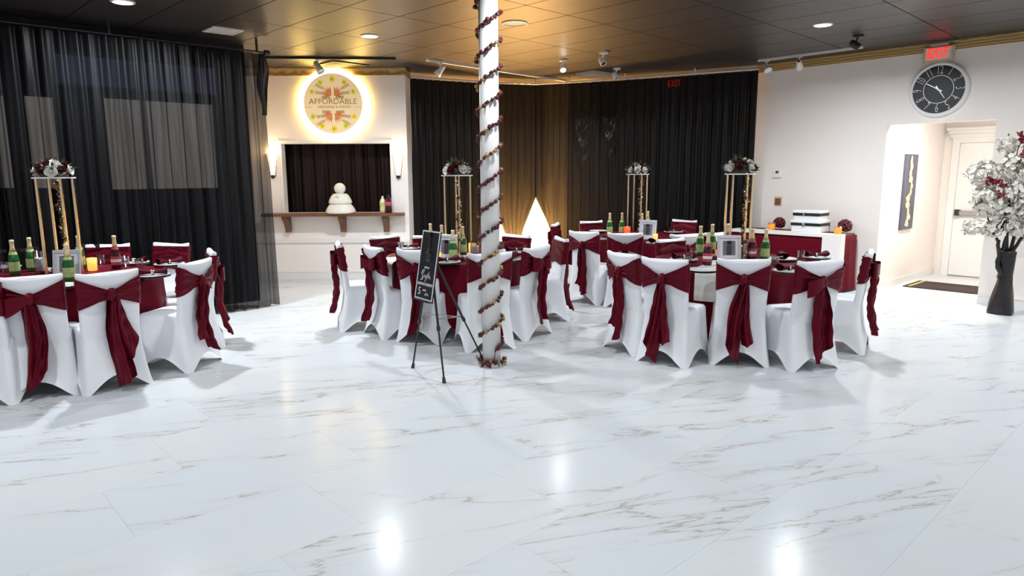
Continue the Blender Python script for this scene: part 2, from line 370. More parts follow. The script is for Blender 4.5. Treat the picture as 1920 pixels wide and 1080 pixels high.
def tiles(name, parent, m, org, ang, lx, ly, gap, z, th, up, stagger):
    c, s_ = math.cos(ang), math.sin(ang)
    hx, hy = lx/2-gap/2, ly/2-gap/2
    me = MB().box(-hx, hx, -hy, hy, -th, 0).mesh(name, m) if up else MB().box(-hx, hx, -hy, hy, 0, th).mesh(name, m)
    rest = MB(); rv = []; n_obj = 0
    for i in range(-28, 29):
        for j in range(-40, 41):
            u = (i+0.5)*lx + (stagger*lx*((j % 3)/3.0)); v = (j+0.5)*ly
            p = Vector((org[0]+u*c-v*s_, org[1]+u*s_+v*c))
            if not inside(p): continue
            if in_view((p.x, p.y, z)) and p.y < 13 and n_obj < 299:
                put(name, me, parent, (p.x, p.y, z), ang); n_obj += 1
            else:
                M = Matrix.Translation((p.x, p.y, z)) @ Matrix.Rotation(ang, 4, 'Z')
                rest.box(-hx, hx, -hy, hy, *((-th, 0) if up else (0, th)), M); rv += [rnd.random()]*6
    o = rest.obj(name, m, parent); o['kind'] = 'stuff'
    at = o.data.attributes.new('rnd', 'FLOAT', 'FACE'); at.data.foreach_set('value', rv)
tiles('floor_tile', floor, 'marble', (0.3, 3.1), math.radians(43), 1.22, 0.61, 0.0007, 0.0, 0.01, True, 1)
tiles('ceiling_tile', ceiling, 'ceiling_tile', (-1.14, 7.35), math.radians(-45.5), 1.22, 0.61, 0.011, CEIL, 0.015, False, 0)

# right wall with the doorway
wr = MB()
for x0, x1, z0, z1 in ((-0.1, D0, 0, CEIL), (D0, D1, DTOP, CEIL), (D1, 9.0, 0, CEIL)): wr.box(x0, x1, 0, 0.14, z0, z1)
wo = struct(wr.obj('wall_right', 'white_wall'), 'plain white wall with clock and doorway', 'wall'); wo.matrix_world = MR
t1 = MB().box(-0.06, 9.0, -0.015, 0, CEIL-0.115, CEIL-0.01)
o = struct(t1.obj('trim_1', 'gold_border'), 'gold patterned border along top of right wall', 'trim'); o.matrix_world = MR
bb = MB().box(0, D0, -0.016, 0, 0, 0.10).box(D1, 9.0, -0.016, 0, 0, 0.10).box(D1, 9.0, -0.022, 0, 0.10, 0.115).box(0, D0, -0.022, 0, 0.10, 0.115)
o = struct(bb.obj('baseboard_right', 'white_trim'), 'white baseboard of the right wall', 'baseboard'); o.matrix_world = MR
# corridor beyond the doorway
DEEP = 2.45
al = MB().box(D0-0.12, D0, 0.14, DEEP, 0, 2.6).obj('wall_corridor_left', 'white_wall'); struct(al, 'white corridor wall carrying the narrow artwork', 'wall'); al.matrix_world = MR
ar = MB().box(D1+0.55, D1+0.67, 0.14, DEEP, 0, 2.6).box(D1, D1+0.55, 0.141, 0.2, 0, 2.6).obj('wall_corridor_right', 'white_wall'); struct(ar, 'white corridor wall right of the exit door', 'wall'); ar.matrix_world = MR
ab = MB().box(D0-0.12, D1+0.67, DEEP, DEEP+0.12, 0, 2.6).obj('wall_corridor_end', 'white_wall'); struct(ab, 'white end wall around the exit door', 'wall'); ab.matrix_world = MR
ac = MB().box(D0-0.12, D1+0.67, 0.14, DEEP+0.12, 2.6, 2.7).obj('ceiling_corridor', 'white_wall'); struct(ac, 'white ceiling of the exit corridor', 'ceiling'); ac.matrix_world = MR
ab = MB().box(D0, D0+0.014, 0.14, DEEP, 0, 0.1).obj('baseboard_corridor', 'white_trim'); struct(ab, 'white baseboard in the exit corridor', 'baseboard'); ab.matrix_world = MR
dr = bpy.data.objects.new('door_1', None); COL.objects.link(dr); dr.matrix_world = MR @ Matrix.Translation((D0+0.12, DEEP, 0)); struct(dr, 'white exit door with steel push bar at corridor end', 'door')
MB().bbox(0.10, 1.12, -0.03, 0, 0.02, 2.06, 0.006).obj('door_slab', 'white_trim', dr)
MB().box(0.0, 0.10, -0.05, 0, 0, 2.14).box(1.12, 1.22, -0.05, 0, 0, 2.14).box(0.10, 1.12, -0.05, 0, 2.06, 2.14).obj('door_frame', 'white_trim', dr)
MB().box(-0.04, 1.28, -0.06, 0, 2.14, 2.20).box(-0.06, 1.30, -0.09, 0, 2.20, 2.25).box(-0.08, 1.32, -0.12, 0, 2.25, 2.29).obj('cornice', 'white_trim', dr)
pb = MB().bbox(0.13, 0.86, -0.10, -0.055, 0.97, 1.03, 0.006).obj('push_bar', 'chrome', dr)
MB().box(0.13, 0.19, -0.11, -0.03, 0.955, 1.045).obj('bar_end', 'black_plastic', pb)
MB().box(0.98, 1.10, -0.034, -0.03, 1.50, 1.58).obj('notice', 'exit_red', dr)
cl = thing('added_corridor_lamp', 'unseen round lamp added on the exit corridor ceiling', 'lamp'); cl.matrix_world = MR @ Matrix.Translation(((D0+D1)/2+0.25, 0.42, 2.6))  # unseen lamp added to brighten the corridor, placed to hide its floor reflection
MB().lathe([(0.16, 0), (0.16, -0.03), (0.12, -0.05)], 20).obj('diffuser', 'led', cl)
area_lamp('added_corridor_light', (0, 0, -0.06), 45, (1, 0.95, 0.88), 0.3, 170, parent=cl)
fm = thing('door_mat', 'dark brown mat with yellow stripe on corridor floor', 'mat'); fm.matrix_world = MR @ Matrix.Translation((D0+0.12, 0.75, 0))
MB().box(0, 0.95, 0, 0.72, 0.001, 0.012).obj('mat_body', 'mat_dark', fm)
MB().box(0.05, 0.09, 0.04, 0.68, 0.012, 0.014).obj('stripe', 'mat_yellow', fm)
MB().box(0.16, 0.90, 0.10, 0.14, 0.012, 0.0135).box(0.16, 0.90, 0.56, 0.60, 0.012, 0.0135).obj('border', 'napkin_red', fm)

# white diagonal wall with the serving opening
XL, XR = -4.15, -1.60
NX0, NX1, NZ0, NZ1 = -3.53, -1.865, 1.045, 2.10
wb = MB().box(XL, NX0, YB, YB+.16, 0, CEIL).box(NX1, XR, YB, YB+.16, 0, CEIL).box(NX0, NX1, YB, YB+.16, 0, NZ0).box(NX0, NX1, YB, YB+.16, NZ1, CEIL)
struct(wb.obj('wall_back', 'white_wall'), 'white wall with serving opening and lit round sign', 'wall')
wrt = MB().box(XR-.14, XR, YB+.16, YB+.62, 0, CEIL).obj('wall_return', 'white_wall'); struct(wrt, 'short white return wall beside black curtain', 'wall')
t2 = MB().box(XL, XR, YB-.014, YB, CEIL-.115, CEIL-.01).box(XR, XR+.014, YB-.014, YB+.5, CEIL-.115, CEIL-.01)
struct(t2.obj('trim_2', 'gold_border'), 'gold patterned border above the round sign', 'trim')
t3 = MB().box(NX0-.05, NX0, YB-.012, YB, NZ0, NZ1+.05).box(NX1, NX1+.05, YB-.012, YB, NZ0, NZ1+.05).box(NX0, NX1, YB-.012, YB, NZ1, NZ1+.05)
struct(t3.obj('trim_3', 'white_trim'), 'white casing around the serving opening', 'trim')
t4 = MB().box(XL, XR, YB-.03, YB, .58, .62)
struct(t4.obj('trim_4', 'white_trim'), 'white chair rail below the wooden shelf', 'trim')
struct(MB().box(XL, XR, YB-.018, YB, 0, .11).box(XL, XR, YB-.024, YB, .11, .125).obj('baseboard_back', 'white_trim'), 'white baseboard of the wall below the shelf', 'baseboard')
struct(MB().box(XL, XR-.15, YB+.9, YB+1.0, 0, CEIL).obj('wall_kitchen', 'dark_room'), 'dark wall behind the serving opening', 'wall')
# walls behind the black curtains
def seg_wall(name, p, q, m, label):
    M, L, t = wall_seg(p, q); o = struct(MB().box(0, L, 0, t, 0, CEIL).obj(name, m), label, 'wall'); o.matrix_world = M; return o
seg_wall('wall_back_left', (-1.6, 11.25), (-.1, 12.35), 'back_beige', 'beige wall behind black curtain left of the column')
seg_wall('wall_back_middle', (-.1, 12.35), (.62, 12.5), 'back_beige', 'beige wall behind the glowing floor lamps')
seg_wall('wall_back_right', (.62, 12.5), (3.76, 10.63), 'back_beige', 'beige wall behind black curtain beside right wall')
seg_wall('wall_left_return', (-3.32, 8.86), (-4.05, 10.72), 'white_wall', 'white return wall hidden behind the left curtain')
wl = struct(MB().box(-10.0, 0, 0, .14, 0, CEIL).obj('wall_left', 'dark_room'), 'dark window wall behind the left sheer curtain', 'wall'); wl.matrix_world = ML
rr = MB().box(0, (ER-E1).length, 0, .14, 0, CEIL).obj('wall_rear_right', 'white_wall'); rr.matrix_world = wall_M(E1, math.atan2((ER-E1).y, (ER-E1).x)) @ Matrix.Diagonal((1, 1, 1, 1)); struct(rr, 'white wall behind the photographer on the right', 'wall')
rl = MB().box(0, (E2-ER).length, 0, .14, 0, CEIL).obj('wall_rear_left', 'white_wall'); rl.matrix_world = wall_M(ER, math.atan2((E2-ER).y, (E2-ER).x)); struct(rl, 'white wall behind the photographer on the left', 'wall')
# windows seen through the sheer
def window(n, px0, px1, yt, yb, m, label):
    s0, za = on_wall(px0, yt, WL0, LD); s1, zb = on_wall(px1, yb, WL0, LD); zt = za; z0 = zb
    o = bpy.data.objects.new('window_%d' % n, None); COL.objects.link(o); o.matrix_world = ML; struct(o, label, 'window')
    MB().box(s0, s1, -.012, -.002, z0, zt).obj('pane', m, o)
    f = .03
    MB().box(s0-f, s0, -.03, 0, z0-f, zt+f).box(s1, s1+f, -.03, 0, z0-f, zt+f).box(s0, s1, -.03, 0, z0-f, z0).box(s0, s1, -.03, 0, zt, zt+f).obj('window_frame', 'black_metal', o)
window(1, 193, 408, 184, 352, 'window_pale', 'wide pale window glimpsed through the left curtain')
window(2, 44, 116, 180, 352, 'window_pale', 'narrow pale window behind the left flower stand')
window(3, -60, 26, 176, 352, 'window_pale', 'pale window at far left behind curtain')
window(4, 100, 405, 100, 178, 'window_navy', 'navy blue upper window behind the left curtain')

# ------------------------------------------------------------------ curtains and rods
def curtain(name, label, p, q, z0, z1, seed, m, wave=0.13, amp=0.035, nu=None, gapL=None, gapR=None, swags=(), group=None, flare=0.0):
    p = Vector((p[0], p[1])); q = Vector((q[0], q[1])); L = (q-p).length; d = (q-p)/L; n = Vector((-d.y, d.x))
    R = random.Random(seed); ph = [R.uniform(0, 6.3) for _ in range(5)]
    nu = nu or int(L/0.018); nv = 34
    def fn(u, v):
        z = z0+(z1-z0)*v; s = u*L
        if gapL and z < gapL[0]: s = s + gapL[1]*min(gapL[0]-z, .62)/gapL[0]*(1-u)**2.5
        if gapR and z < gapR[0]: s = s - gapR[1]*min(gapR[0]-z, .62)/gapR[0]*u**2.5
        s += flare*(1-v)**2*(u-.5)
        x = u*L
        h = amp*(0.6+0.4*(1-v))*(math.sin(2*PI*x/wave+ph[0]+1.3*math.sin(x*3.1+ph[1])) + 0.55*math.sin(2*PI*x/(wave*.53)+ph[2]+0.8*math.sin(v*3+ph[3])))
        h += 0.03*math.sin(x*2.2+ph[4])
        h += 0.012*noise.noise(Vector((x*9, z*1.2, seed)))
        zz = z
        for (c, wd, drop) in swags:
            t = (x-c)/wd
            if abs(t) < 1:
                arc = z1-z - drop*(1-t*t); fall = math.exp(-((arc)/0.42)**2)*(1-t*t)**.5
                h = h*(1-.85*fall) - 0.07*fall*math.sin(arc*24) - .06*fall
        return Vector((p.x+d.x*s+n.x*h, p.y+d.y*s+n.y*h, zz))
    o = MB().grid(nu, nv, fn).obj(name, m, smooth=True)
    tag(o, label, 'curtain', group); return o
G1 = 'black sheer curtains along the window wall'
L0 = Vector((-2.97, 8.47))
lab = ['rightmost black sheer curtain panel on the left rod beside the white wall', 'black sheer curtain panel behind the left table and flower stand', 'black sheer curtain panel at the far left edge']
for k in range(3):
    a = L0-LD*(1.32*k); b = L0-LD*(1.32*(k+1)+.05)
    curtain('sheer_curtain', lab[k], b, a, 0.02, 3.05, 11+k, 'sheer_black', 0.15, 0.045, group=G1, flare=.06 if k == 0 else 0)
rod = thing('curtain_rod', 'slim curtain rod above the left sheer curtains', 'rod', (L0.x, L0.y, 3.07), RZ_L)
MB().tube([(-4.2, 0, 0), (0.05, 0, 0)], .009).obj('rod_tube', 'black_metal', rod)
MB().lathe([(.0, -.02), (.03, -.01), (.03, .05), (.01, .06)], 10, Matrix.Translation((.05, 0, 0)) @ Matrix.Rotation(PI/2, 4, 'Y')).obj('finial', 'black_metal', rod)
for x in (-.05, -1.6, -3.2): MB().box(x-.01, x+.01, -.01, .01, 0, CEIL-3.07).obj('bracket', 'black_metal', rod)
# loosely tied end of cloth hanging at the rod end
kt = MB()
def knotcloth(u, v):
    z = 3.06-v*.72; wd = .03+.05*math.sin(min(1, v*1.15)*PI)*(1-.2*v)
    return Vector((L0.x-.02+(u-.5)*wd*2+.01*math.sin(v*9), L0.y+.05+.03*math.sin(u*14+v*4), z))
tag(kt.grid(16, 18, knotcloth).obj('curtain_tie', 'dark_drape', smooth=True), 'bunched black cloth tied at the end of the left rod', 'cloth')
G2 = 'black curtains hung in the back corner'
BC = [(-1.575, 11.13), (-.30, 11.88), (.42, 12.10), (.98, 11.87), (1.85, 11.50), (2.84, 10.96), (3.68, 10.52)]
TOPB = CEIL-.10
curtain('sheer_curtain', 'black curtain panel between the white wall and the column', BC[0], BC[1], .02, TOPB, 31, 'satin_black', .13, .03, gapR=(1.15, .20), group=G2)
curtain('sheer_curtain', 'brown lit sheer panel between the two floor glows', BC[1], BC[2], .02, TOPB, 32, 'sheer_back', .11, .02, gapL=(1.15, .40), gapR=(1.24, .52), group=G2)
curtain('sheer_curtain', 'brown lit sheer panel right of the widest floor glow', BC[2], BC[3], .02, TOPB, 33, 'sheer_back', .11, .02, gapL=(1.24, .64), group=G2)
curtain('sheer_curtain', 'black satin panel with two scooped swags near the top', BC[3], BC[4], .02, TOPB, 37, 'satin_black', .15, .022, swags=((.27, .22, 1.0), (.72, .17, .9)), group=G2)
curtain('sheer_curtain', 'plain black curtain panel behind the rear table', BC[4], BC[5], .02, TOPB, 34, 'satin_black', .15, .03, group=G2)
curtain('sheer_curtain', 'black curtain panel meeting the right white wall', BC[5], BC[6], .02, TOPB, 35, 'satin_black', .15, .03, group=G2)
rod = thing('curtain_rod', 'white curtain rail above the back corner curtains', 'rod', (0, 0, TOPB+.02))
MB().tube([(x, y-.02, 0) for x, y in BC], .012).obj('rod_tube', 'white_metal', rod)
for x, y in BC[1:-1]: MB().box(x-.01, x+.01, y-.02, y, 0, CEIL-TOPB-.02).obj('bracket', 'white_metal', rod)
curtain('sheer_curtain', 'dark maroon curtain filling the serving opening', (-3.95, YB+.42), (-1.75, YB+.42), .4, 2.9, 36, 'dark_drape', .2, .03)

# uplights on the floor behind the parted curtains
for (x, y, lbl) in ((-.17, 12.10, 'floor uplight glowing behind curtain just right of the column'), (.44, 12.25, 'floor uplight glowing behind the widest curtain gap')):
    u = thing('floor_uplight', lbl, 'lamp', (x, y, 0), 0, 'uplights behind the curtains')
    MB().lathe([(.06, 0), (.06, .10), (.05, .12)], 14).obj('housing', 'black_plastic', u)
    MB().lathe([(.048, .121), (.03, .125), (0.001, .126)], 14, cap=False).obj('lens', 'flame', u)
    area_lamp('uplight_beam', (0, 0, .14), 230, (1.0, .54, .17), .08, 150, rot=(PI, 0, 0), parent=u)

# ------------------------------------------------------------------ ceiling fixtures
def downlight(x, y, lbl, vis=True, watts=LED_W):
    t = thing('recessed_downlight', lbl, 'ceiling light', (x, y, CEIL), 0, 'recessed ceiling lamps')
    MB().lathe([(.105, 0), (.105, -.008), (.085, -.012), (.080, -.004), (.080, 0)], 24, cap=False).obj('trim_ring', 'white_metal', t)
    MB().lathe([(.08, -.003), (.04, -.004), (.001, -.004)], 24, cap=False).obj('lens', 'led', t)
    area_lamp('downlight_beam', (0, 0, -.02), watts, LED_COL, .15, 165, parent=t)
for px, py, lbl in ((230, 3, 'lit recessed lamp above the left table at top edge'), (693, 67, 'lit recessed lamp on the amber ceiling left of column'), (1543, 46, 'lit recessed lamp on the dark ceiling left of exit sign')):
    p = onz(px, py, CEIL); downlight(p.x, p.y, lbl, True, 85)
for k, (x, y) in enumerate(((0.3, 5.2), (-3.2, 3.6), (3.6, 4.2), (5.6, 6.3), (7.4, 4.4), (0.0, 2.4), (-6.2, 4.2), (-3.2, .4), (3.2, .8), (0, -1.2), (-6.3, .8), (7.2, 2.6), (-2.6, -3.6), (3.4, -2.4), (9.0, 3.0))):  # unseen lamps added to light the room and brighten the right wall
    downlight(x, y, 'unseen recessed ceiling lamp added overhead to light the room', False)
def track(name, px0, py0, px1, py1, m, lbl, heads):
    a = onz(px0, py0, CEIL); b = onz(px1, py1, CEIL); L = (b-a).length; rz = math.atan2(b.y-a.y, b.x-a.x)
    t = thing(name, lbl, 'track light', (a.x, a.y, CEIL), rz)
    MB().box(0, L, -.018, .018, -.03, -.002).obj('rail', m, t)
    for (fr, yaw, tilt, hm, lit) in heads:
        stem = MB().tube([(fr*L, 0, -.03), (fr*L, 0, -.10)], .010, 8).box(fr*L-.03, fr*L+.03, -.015, .015, -.045, -.03).obj('stem', hm, t)
        M = Matrix.Translation((fr*L, 0, -.13)) @ Matrix.Rotation(yaw, 4, 'Z') @ Matrix.Rotation(tilt, 4, 'Y')
        h = MB().lathe([(.022, .085), (.034, .075), (.036, .03), (.045, -.03), (.058, -.085), (.052, -.085), (.046, -.06)], 16, M, cap=False).obj('lamp_head', hm, t, True)
        MB().lathe([(.047, -.065), (.02, -.068), (.001, -.069)], 16, M, cap=False).obj('bulb', 'led' if lit else 'porcelain', h)
        if lit: area_lamp('spot_beam', M @ Vector((0, 0, -.09)), 12, LED_COL, .08, 120, rot=(0, 0, 0), parent=t)
track('track_light', 492, 106, 742, 108, 'black_metal', 'black ceiling track with one lamp head above the round sign', [(.41, 2.6, .6, 'white_metal', False)])
track('track_light', 800, 110, 1062, 150, 'white_metal', 'white ceiling track crossing behind the column', [(.08, -.9, .7, 'white_metal', False)])
track('track_light', 1422, 112, 1618, 86, 'white_metal', 'white ceiling track along the right wall with two lamp heads', [(.09, 2.5, .9, 'white_metal', False), (.42, -1.2, 1.2, 'white_metal', False)])
def spot(px, py, lbl, lit, yaw, tilt, m='white_metal'):
    p = onz(px, py, CEIL); t = thing('ceiling_spotlight', lbl, 'spotlight', p, yaw)
    MB().lathe([(.06, 0), (.06, -.02), (.02, -.03)], 16).obj('mount', m, t)
    MB().tube([(0, 0, -.02), (.03, 0, -.08)], .01).obj('arm', m, t)
    M = Matrix.Translation((.03, 0, -.11)) @ Matrix.Rotation(tilt, 4, 'Y')
    h = MB().lathe([(.02, .07), (.04, .05), (.045, -.05), (.04, -.055), (.036, -.03)], 16, M, cap=False).obj('lamp_head', m, t, True)
    MB().lathe([(.037, -.04), (.02, -.045), (.001, -.046)], 14, M, cap=False).obj('bulb', 'led' if lit else 'black_plastic', h)
    if lit: area_lamp('spot_beam', (.03, 0, -.18), 45, LED_COL, .09, 150, parent=t)
spot(1056, 112, 'lit white spotlight on the ceiling above the swagged curtain', True, PI/2, .8)
spot(1132, 98, 'unlit silver spotlight right of the lit one', False, PI/2+.5, .7)
spot(1157, 128, 'small unlit spotlight close above the curtain rail', False, 2.5, .7, 'white_metal')
spot(1610, 66, 'black and white camera-like spotlight near the exit sign', False, 2.8, .9, 'black_metal')
p = onz(418, 57, CEIL); vt = thing('ceiling_vent', 'white square air vent above the left curtain', 'vent', p, math.radians(43))
MB().box(-.17, .17, -.17, -.14, -.012, 0).box(-.17, .17, .14, .17, -.012, 0).box(-.17, -.14, -.14, .14, -.012, 0).box(.14, .17, -.14, .14, -.012, 0).obj('vent_frame', 'white_metal', vt)
for k in range(7): MB().box(-.14, .14, -.14+k*.04, -.11+k*.04, -.008, -.002).obj('slat', 'white_metal', vt)
p = onz(640, 122, CEIL); vt = thing('ceiling_vent', 'dark square air vent close above the round sign', 'vent', p, math.radians(43))
MB().box(-.3, .3, -.3, -.24, -.014, 0).box(-.3, .3, .24, .3, -.014, 0).box(-.3, -.24, -.24, .24, -.014, 0).box(.24, .3, -.24, .24, -.014, 0).obj('vent_frame', 'black_metal', vt)
for k in range(7): MB().box(-.24, .24, -.24+k*.07, -.20+k*.07, -.010, -.002).obj('slat', 'black_metal', vt)
p = onz(1112, 137, CEIL); vt = thing('ceiling_vent', 'beige air vent above the swagged curtain', 'vent', p, math.radians(43))
MB().box(-.2, .2, -.2, .2, -.05, 0).obj('vent_frame', 'exit_box', vt)
for k in range(4): MB().box(-.17, .17, -.17+k*.09, -.11+k*.09, -.058, -.05).obj('slat', 'exit_box', vt)
p = onz(965, 43, CEIL); sp = thing('ceiling_speaker', 'round cream ceiling speaker right of the column', 'speaker', p)
MB().lathe([(.14, 0), (.14, -.012), (.115, -.014), (.115, -.004)], 28, cap=False).obj('speaker_ring', 'white_metal', sp)
MB().lathe([(.115, -.006), (.06, -.007), (.001, -.007)], 28, cap=False).obj('grille', 'exit_box', sp)

# ------------------------------------------------------------------ flower parts
def petal_mesh(name, m, seed, n_in=3, n_out=5):
    R = random.Random(seed); b = MB()
    for ring, (cnt, r, h, opn) in enumerate(((n_in, .35, .95, .15), (n_out, .75, .75, .55), (n_out, 1.0, .45, .95))):
        for k in range(cnt):
            a0 = 2*PI*k/cnt+ring*.6+R.uniform(-.15, .15); wd = PI/cnt*1.25
            def fn(u, v):
                a = a0+(u-.5)*2*wd*(1-.25*v); rr = r*(.25+.75*v**.7)*(1+.12*(1-abs(2*u-1))) + opn*.12*v*v
                z = -.35+(h+.35)*v - .22*opn*v*v*v - .10*(2*u-1)**2*v
                return Vector((rr*math.cos(a), rr*math.sin(a), z))
            b.grid(4, 3, fn)
    b.lathe([(.02, -.45), (.45, -.3), (.3, .3), (.02, .75)], 7)
    return b.mesh(name, m, True)
ROSE_R = petal_mesh('rose', 'rose_red', 1); ROSE_W = petal_mesh('rose', 'rose_white', 2)
def small_rose_mesh(name, m):
    b = MB()
    def wob(a, z): return 1+.18*math.sin(5*a+6*z)
    b.lathe([(.1, -.8), (.8, -.45), (1.0, .1), (.78, .55), (.35, .75), (.05, .55)], 8, wob=wob); return b.mesh(name, m, True)
SROSE = small_rose_mesh('rose', 'rose_red'); SROSE_LIT = small_rose_mesh('rose', 'warm_lit_gold')  # second rose carries the warm light in its gold colour
def leaf(b, p, d, up, L, W):
    d = d.normalized(); s = d.cross(up).normalized()
    b.add([p, p+d*L*.5+s*W*.5+up*.1*L, p+d*L, p+d*L*.5-s*W*.5+up*.1*L, p+d*L*.5-up*.06*L], [(0, 1, 4), (1, 2, 4), (2, 3, 4), (3, 0, 4)])
def rand_dir(R):
    z = R.uniform(-1, 1); a = R.uniform(0, 2*PI); r = math.sqrt(1-z*z); return Vector((r*math.cos(a), r*math.sin(a), z))
def aim(v, roll=0.0):
    return v.to_track_quat('Z', 'Y').to_matrix().to_4x4() @ Matrix.Rotation(roll, 4, 'Z')

# ------------------------------------------------------------------ column with spiral garland
CX, CY, CR = -.178, 5.70, .078
colm = thing('column', 'round white column wrapped with a burgundy rose garland', 'column', (CX, CY, 0))
MB().lathe([(CR, 0), (CR, CEIL+.005)], 36).obj('shaft', 'white_trim', colm, True)
MB().lathe([(CR+.012, 0), (CR+.012, .02), (CR+.002, .03)], 36, cap=False).obj('foot_ring', 'white_trim', colm, True)
gar = thing('rose_garland', 'burgundy rose garland spiralling up the white column', 'garland', (CX, CY, 0))
R = random.Random(5); pts = []; TURNS = 15.3
n = 620
for i in range(n):
    t = i/(n-1); a = t*TURNS*2*PI + 2.2; z = .05+t*(CEIL-.07)+.13*(CEIL/TURNS)*math.cos(a)
    if t < .03: z = .03+t*.9
    # front strands rise to the right: counter-clockwise seen from above
    pts.append(Vector(((CR+.008)*math.cos(a), (CR+.008)*math.sin(a), z)))
MB().tube(pts, .0035, 5).obj('vine', 'leaf_green', gar)
lv = MB(); cum = 0; nxt = 0; k = 0
for i in range(1, n):
    cum += (pts[i]-pts[i-1]).length
    if cum > nxt:
        out = Vector((pts[i].x, pts[i].y, 0)).normalized(); sz = R.uniform(.015, .021)
        v = (out+rand_dir(R)*.5).normalized()
        put('rose', SROSE_LIT if R.random() < .14 else SROSE, gar, M=Matrix.Translation(pts[i]+out*.012+rand_dir(R)*.008) @ aim(v) @ Matrix.Scale(sz, 4)); nxt += R.uniform(.029, .043); k += 1
        for q in range(2):
            dd = ((pts[i]-pts[i-1]).normalized()*R.choice((-1, 1))+out*.6+rand_dir(R)*.7); leaf(lv, pts[i], dd, out, R.uniform(.025, .04), .016)
for q in range(46):      # loose end pooled on the floor
    a = R.uniform(0, 2*PI); rr = CR+R.uniform(.012, .04); p = Vector((rr*math.cos(a), rr*math.sin(a), R.uniform(.015, .07)))
    if q % 2: put('rose', SROSE if R.random() < .7 else SROSE_LIT, gar, M=Matrix.Translation(p) @ aim(rand_dir(R)) @ Matrix.Scale(.018, 4))
    else: leaf(lv, p, rand_dir(R)+Vector((p.x, p.y, 0))*8, Vector((0, 0, 1)), .04, .02)
o = lv.obj('leaf', 'leaf_green', gar); o['kind'] = 'stuff'

# ------------------------------------------------------------------ covered chairs
def rrect(w_, d_, r, n=10):        # closed rounded-rectangle outline, ordered, with side parameter
    out = []
    cs = [(w_/2-r, d_/2-r, 0), (-w_/2+r, d_/2-r, PI/2), (-w_/2+r, -d_/2+r, PI), (w_/2-r, -d_/2+r, 1.5*PI)]
    for ci, (cx, cy, a0) in enumerate(cs):
        for i in range(5):
            a = a0+PI/2*i/4; out.append((cx+r*math.cos(a), cy+r*math.sin(a), 0.0))
        nx = cs[(ci+1) % 4]; e = (nx[0]+r*math.cos(nx[2]), nx[1]+r*math.sin(nx[2])); s = out[-1]
        for i in range(1, n):
            t = i/n; out.append((s[0]+(e[0]-s[0])*t, s[1]+(e[1]-s[1])*t, math.sin(PI*t)))
    return out
SEAT_Z, TOP_Z = .46, .905
def back_y(z): return -.205-.055*(z-.46)/.45 if z > .46 else -.205-.075*((.46-z)/.46)**1.6
def back_sec(z):                   # outline of the covered backrest at height z: (half width, front y, rear y)
    k = (z-.46)/.45
    wd = .405+.025*k; th = .055-.010*k
    return wd, back_y(z)+th, back_y(z)
def chair_cover():
    b = MB(); rows = []
    lev = [0, .06, .14, .25, .4, .6, .8, .93, 1.0]
    n = None
    for t in lev:
        z = SEAT_Z*t
        wd = .50-.095*t**.6; d0 = back_y(z); d1 = .245-.035*t**.7
        o = rrect(wd, d1-d0, .045); n = len(o); row = []
        for x, y, s in o:
            arch = .125*s**1.1*(1-t)**1.0
            pull = 1-.055*s*(1-t)*t*4*.6
            zz = z*(1-.0)+arch*(1-t)
            yc = (d0+d1)/2
            row.append((x*pull, yc+y*(1-.05*s*(1-t)*t*4*.6), zz))
        rows.append(row)
    vs = [v for r in rows for v in r]; fs = []
    for j in range(len(rows)-1):
        fs += [(j*n+i, j*n+(i+1) % n, (j+1)*n+(i+1) % n, (j+1)*n+i) for i in range(n)]
    # seat top: inset rings
    base = (len(rows)-1)*n; top = rows[-1]; cx = sum(p[0] for p in top)/n; cy = sum(p[1] for p in top)/n
    for q, (sc, dz) in enumerate(((.95, .018), (.8, .024), (.02, .026))):
        vs += [(cx+(x-cx)*sc, cy+(y-cy)*sc, z+dz) for x, y, z in top]
        fs += [(base+i, base+(i+1) % n, base+n+(i+1) % n, base+n+i) for i in range(n)]; base += n
    b.add(vs, fs)
    rows = []; zs = [.38, .46, .55, .65, .75, .84, .885, TOP_Z]
    for z in zs:
        wd, yf, yr = back_sec(max(z, .46))
        if z < .46: wd, yf, yr = .40, -.155, -.2045
        o = rrect(wd, yf-yr, .02, 8); row = []
        for x, y, s in o:
            crown = .0
            if z > .87: crown = -.018*(1-(2*x/wd)**2)*(z-.87)/(TOP_Z-.87)+.008*abs(2*x/wd)**2
            bow = -.022*(1-(2*x/wd)**2)*(1 if z >= .46 else 0)   # curved back, bulging to the rear
            row.append((x, (yf+yr)/2+y+bow*.6, z+crown))
        rows.append(row); n = len(o)
    vs = [v for r in rows for v in r]; fs = []
    for j in range(len(rows)-1):
        fs += [(j*n+i, j*n+(i+1) % n, (j+1)*n+(i+1) % n, (j+1)*n+i) for i in range(n)]
    base = (len(rows)-1)*n; top = rows[-1]
    yc = sum(p[1] for p in top)/n
    vs += [(x*.97, yc+(y-yc)*.5, z+.008) for x, y, z in top]; fs += [(base+i, base+(i+1) % n, base+n+(i+1) % n, base+n+i) for i in range(n)]
    fs.append(tuple(range(base+n, base+2*n)))
    b.add(vs, fs)
    me = b.mesh('cover', 'cover', True); return me
COVER = chair_cover()
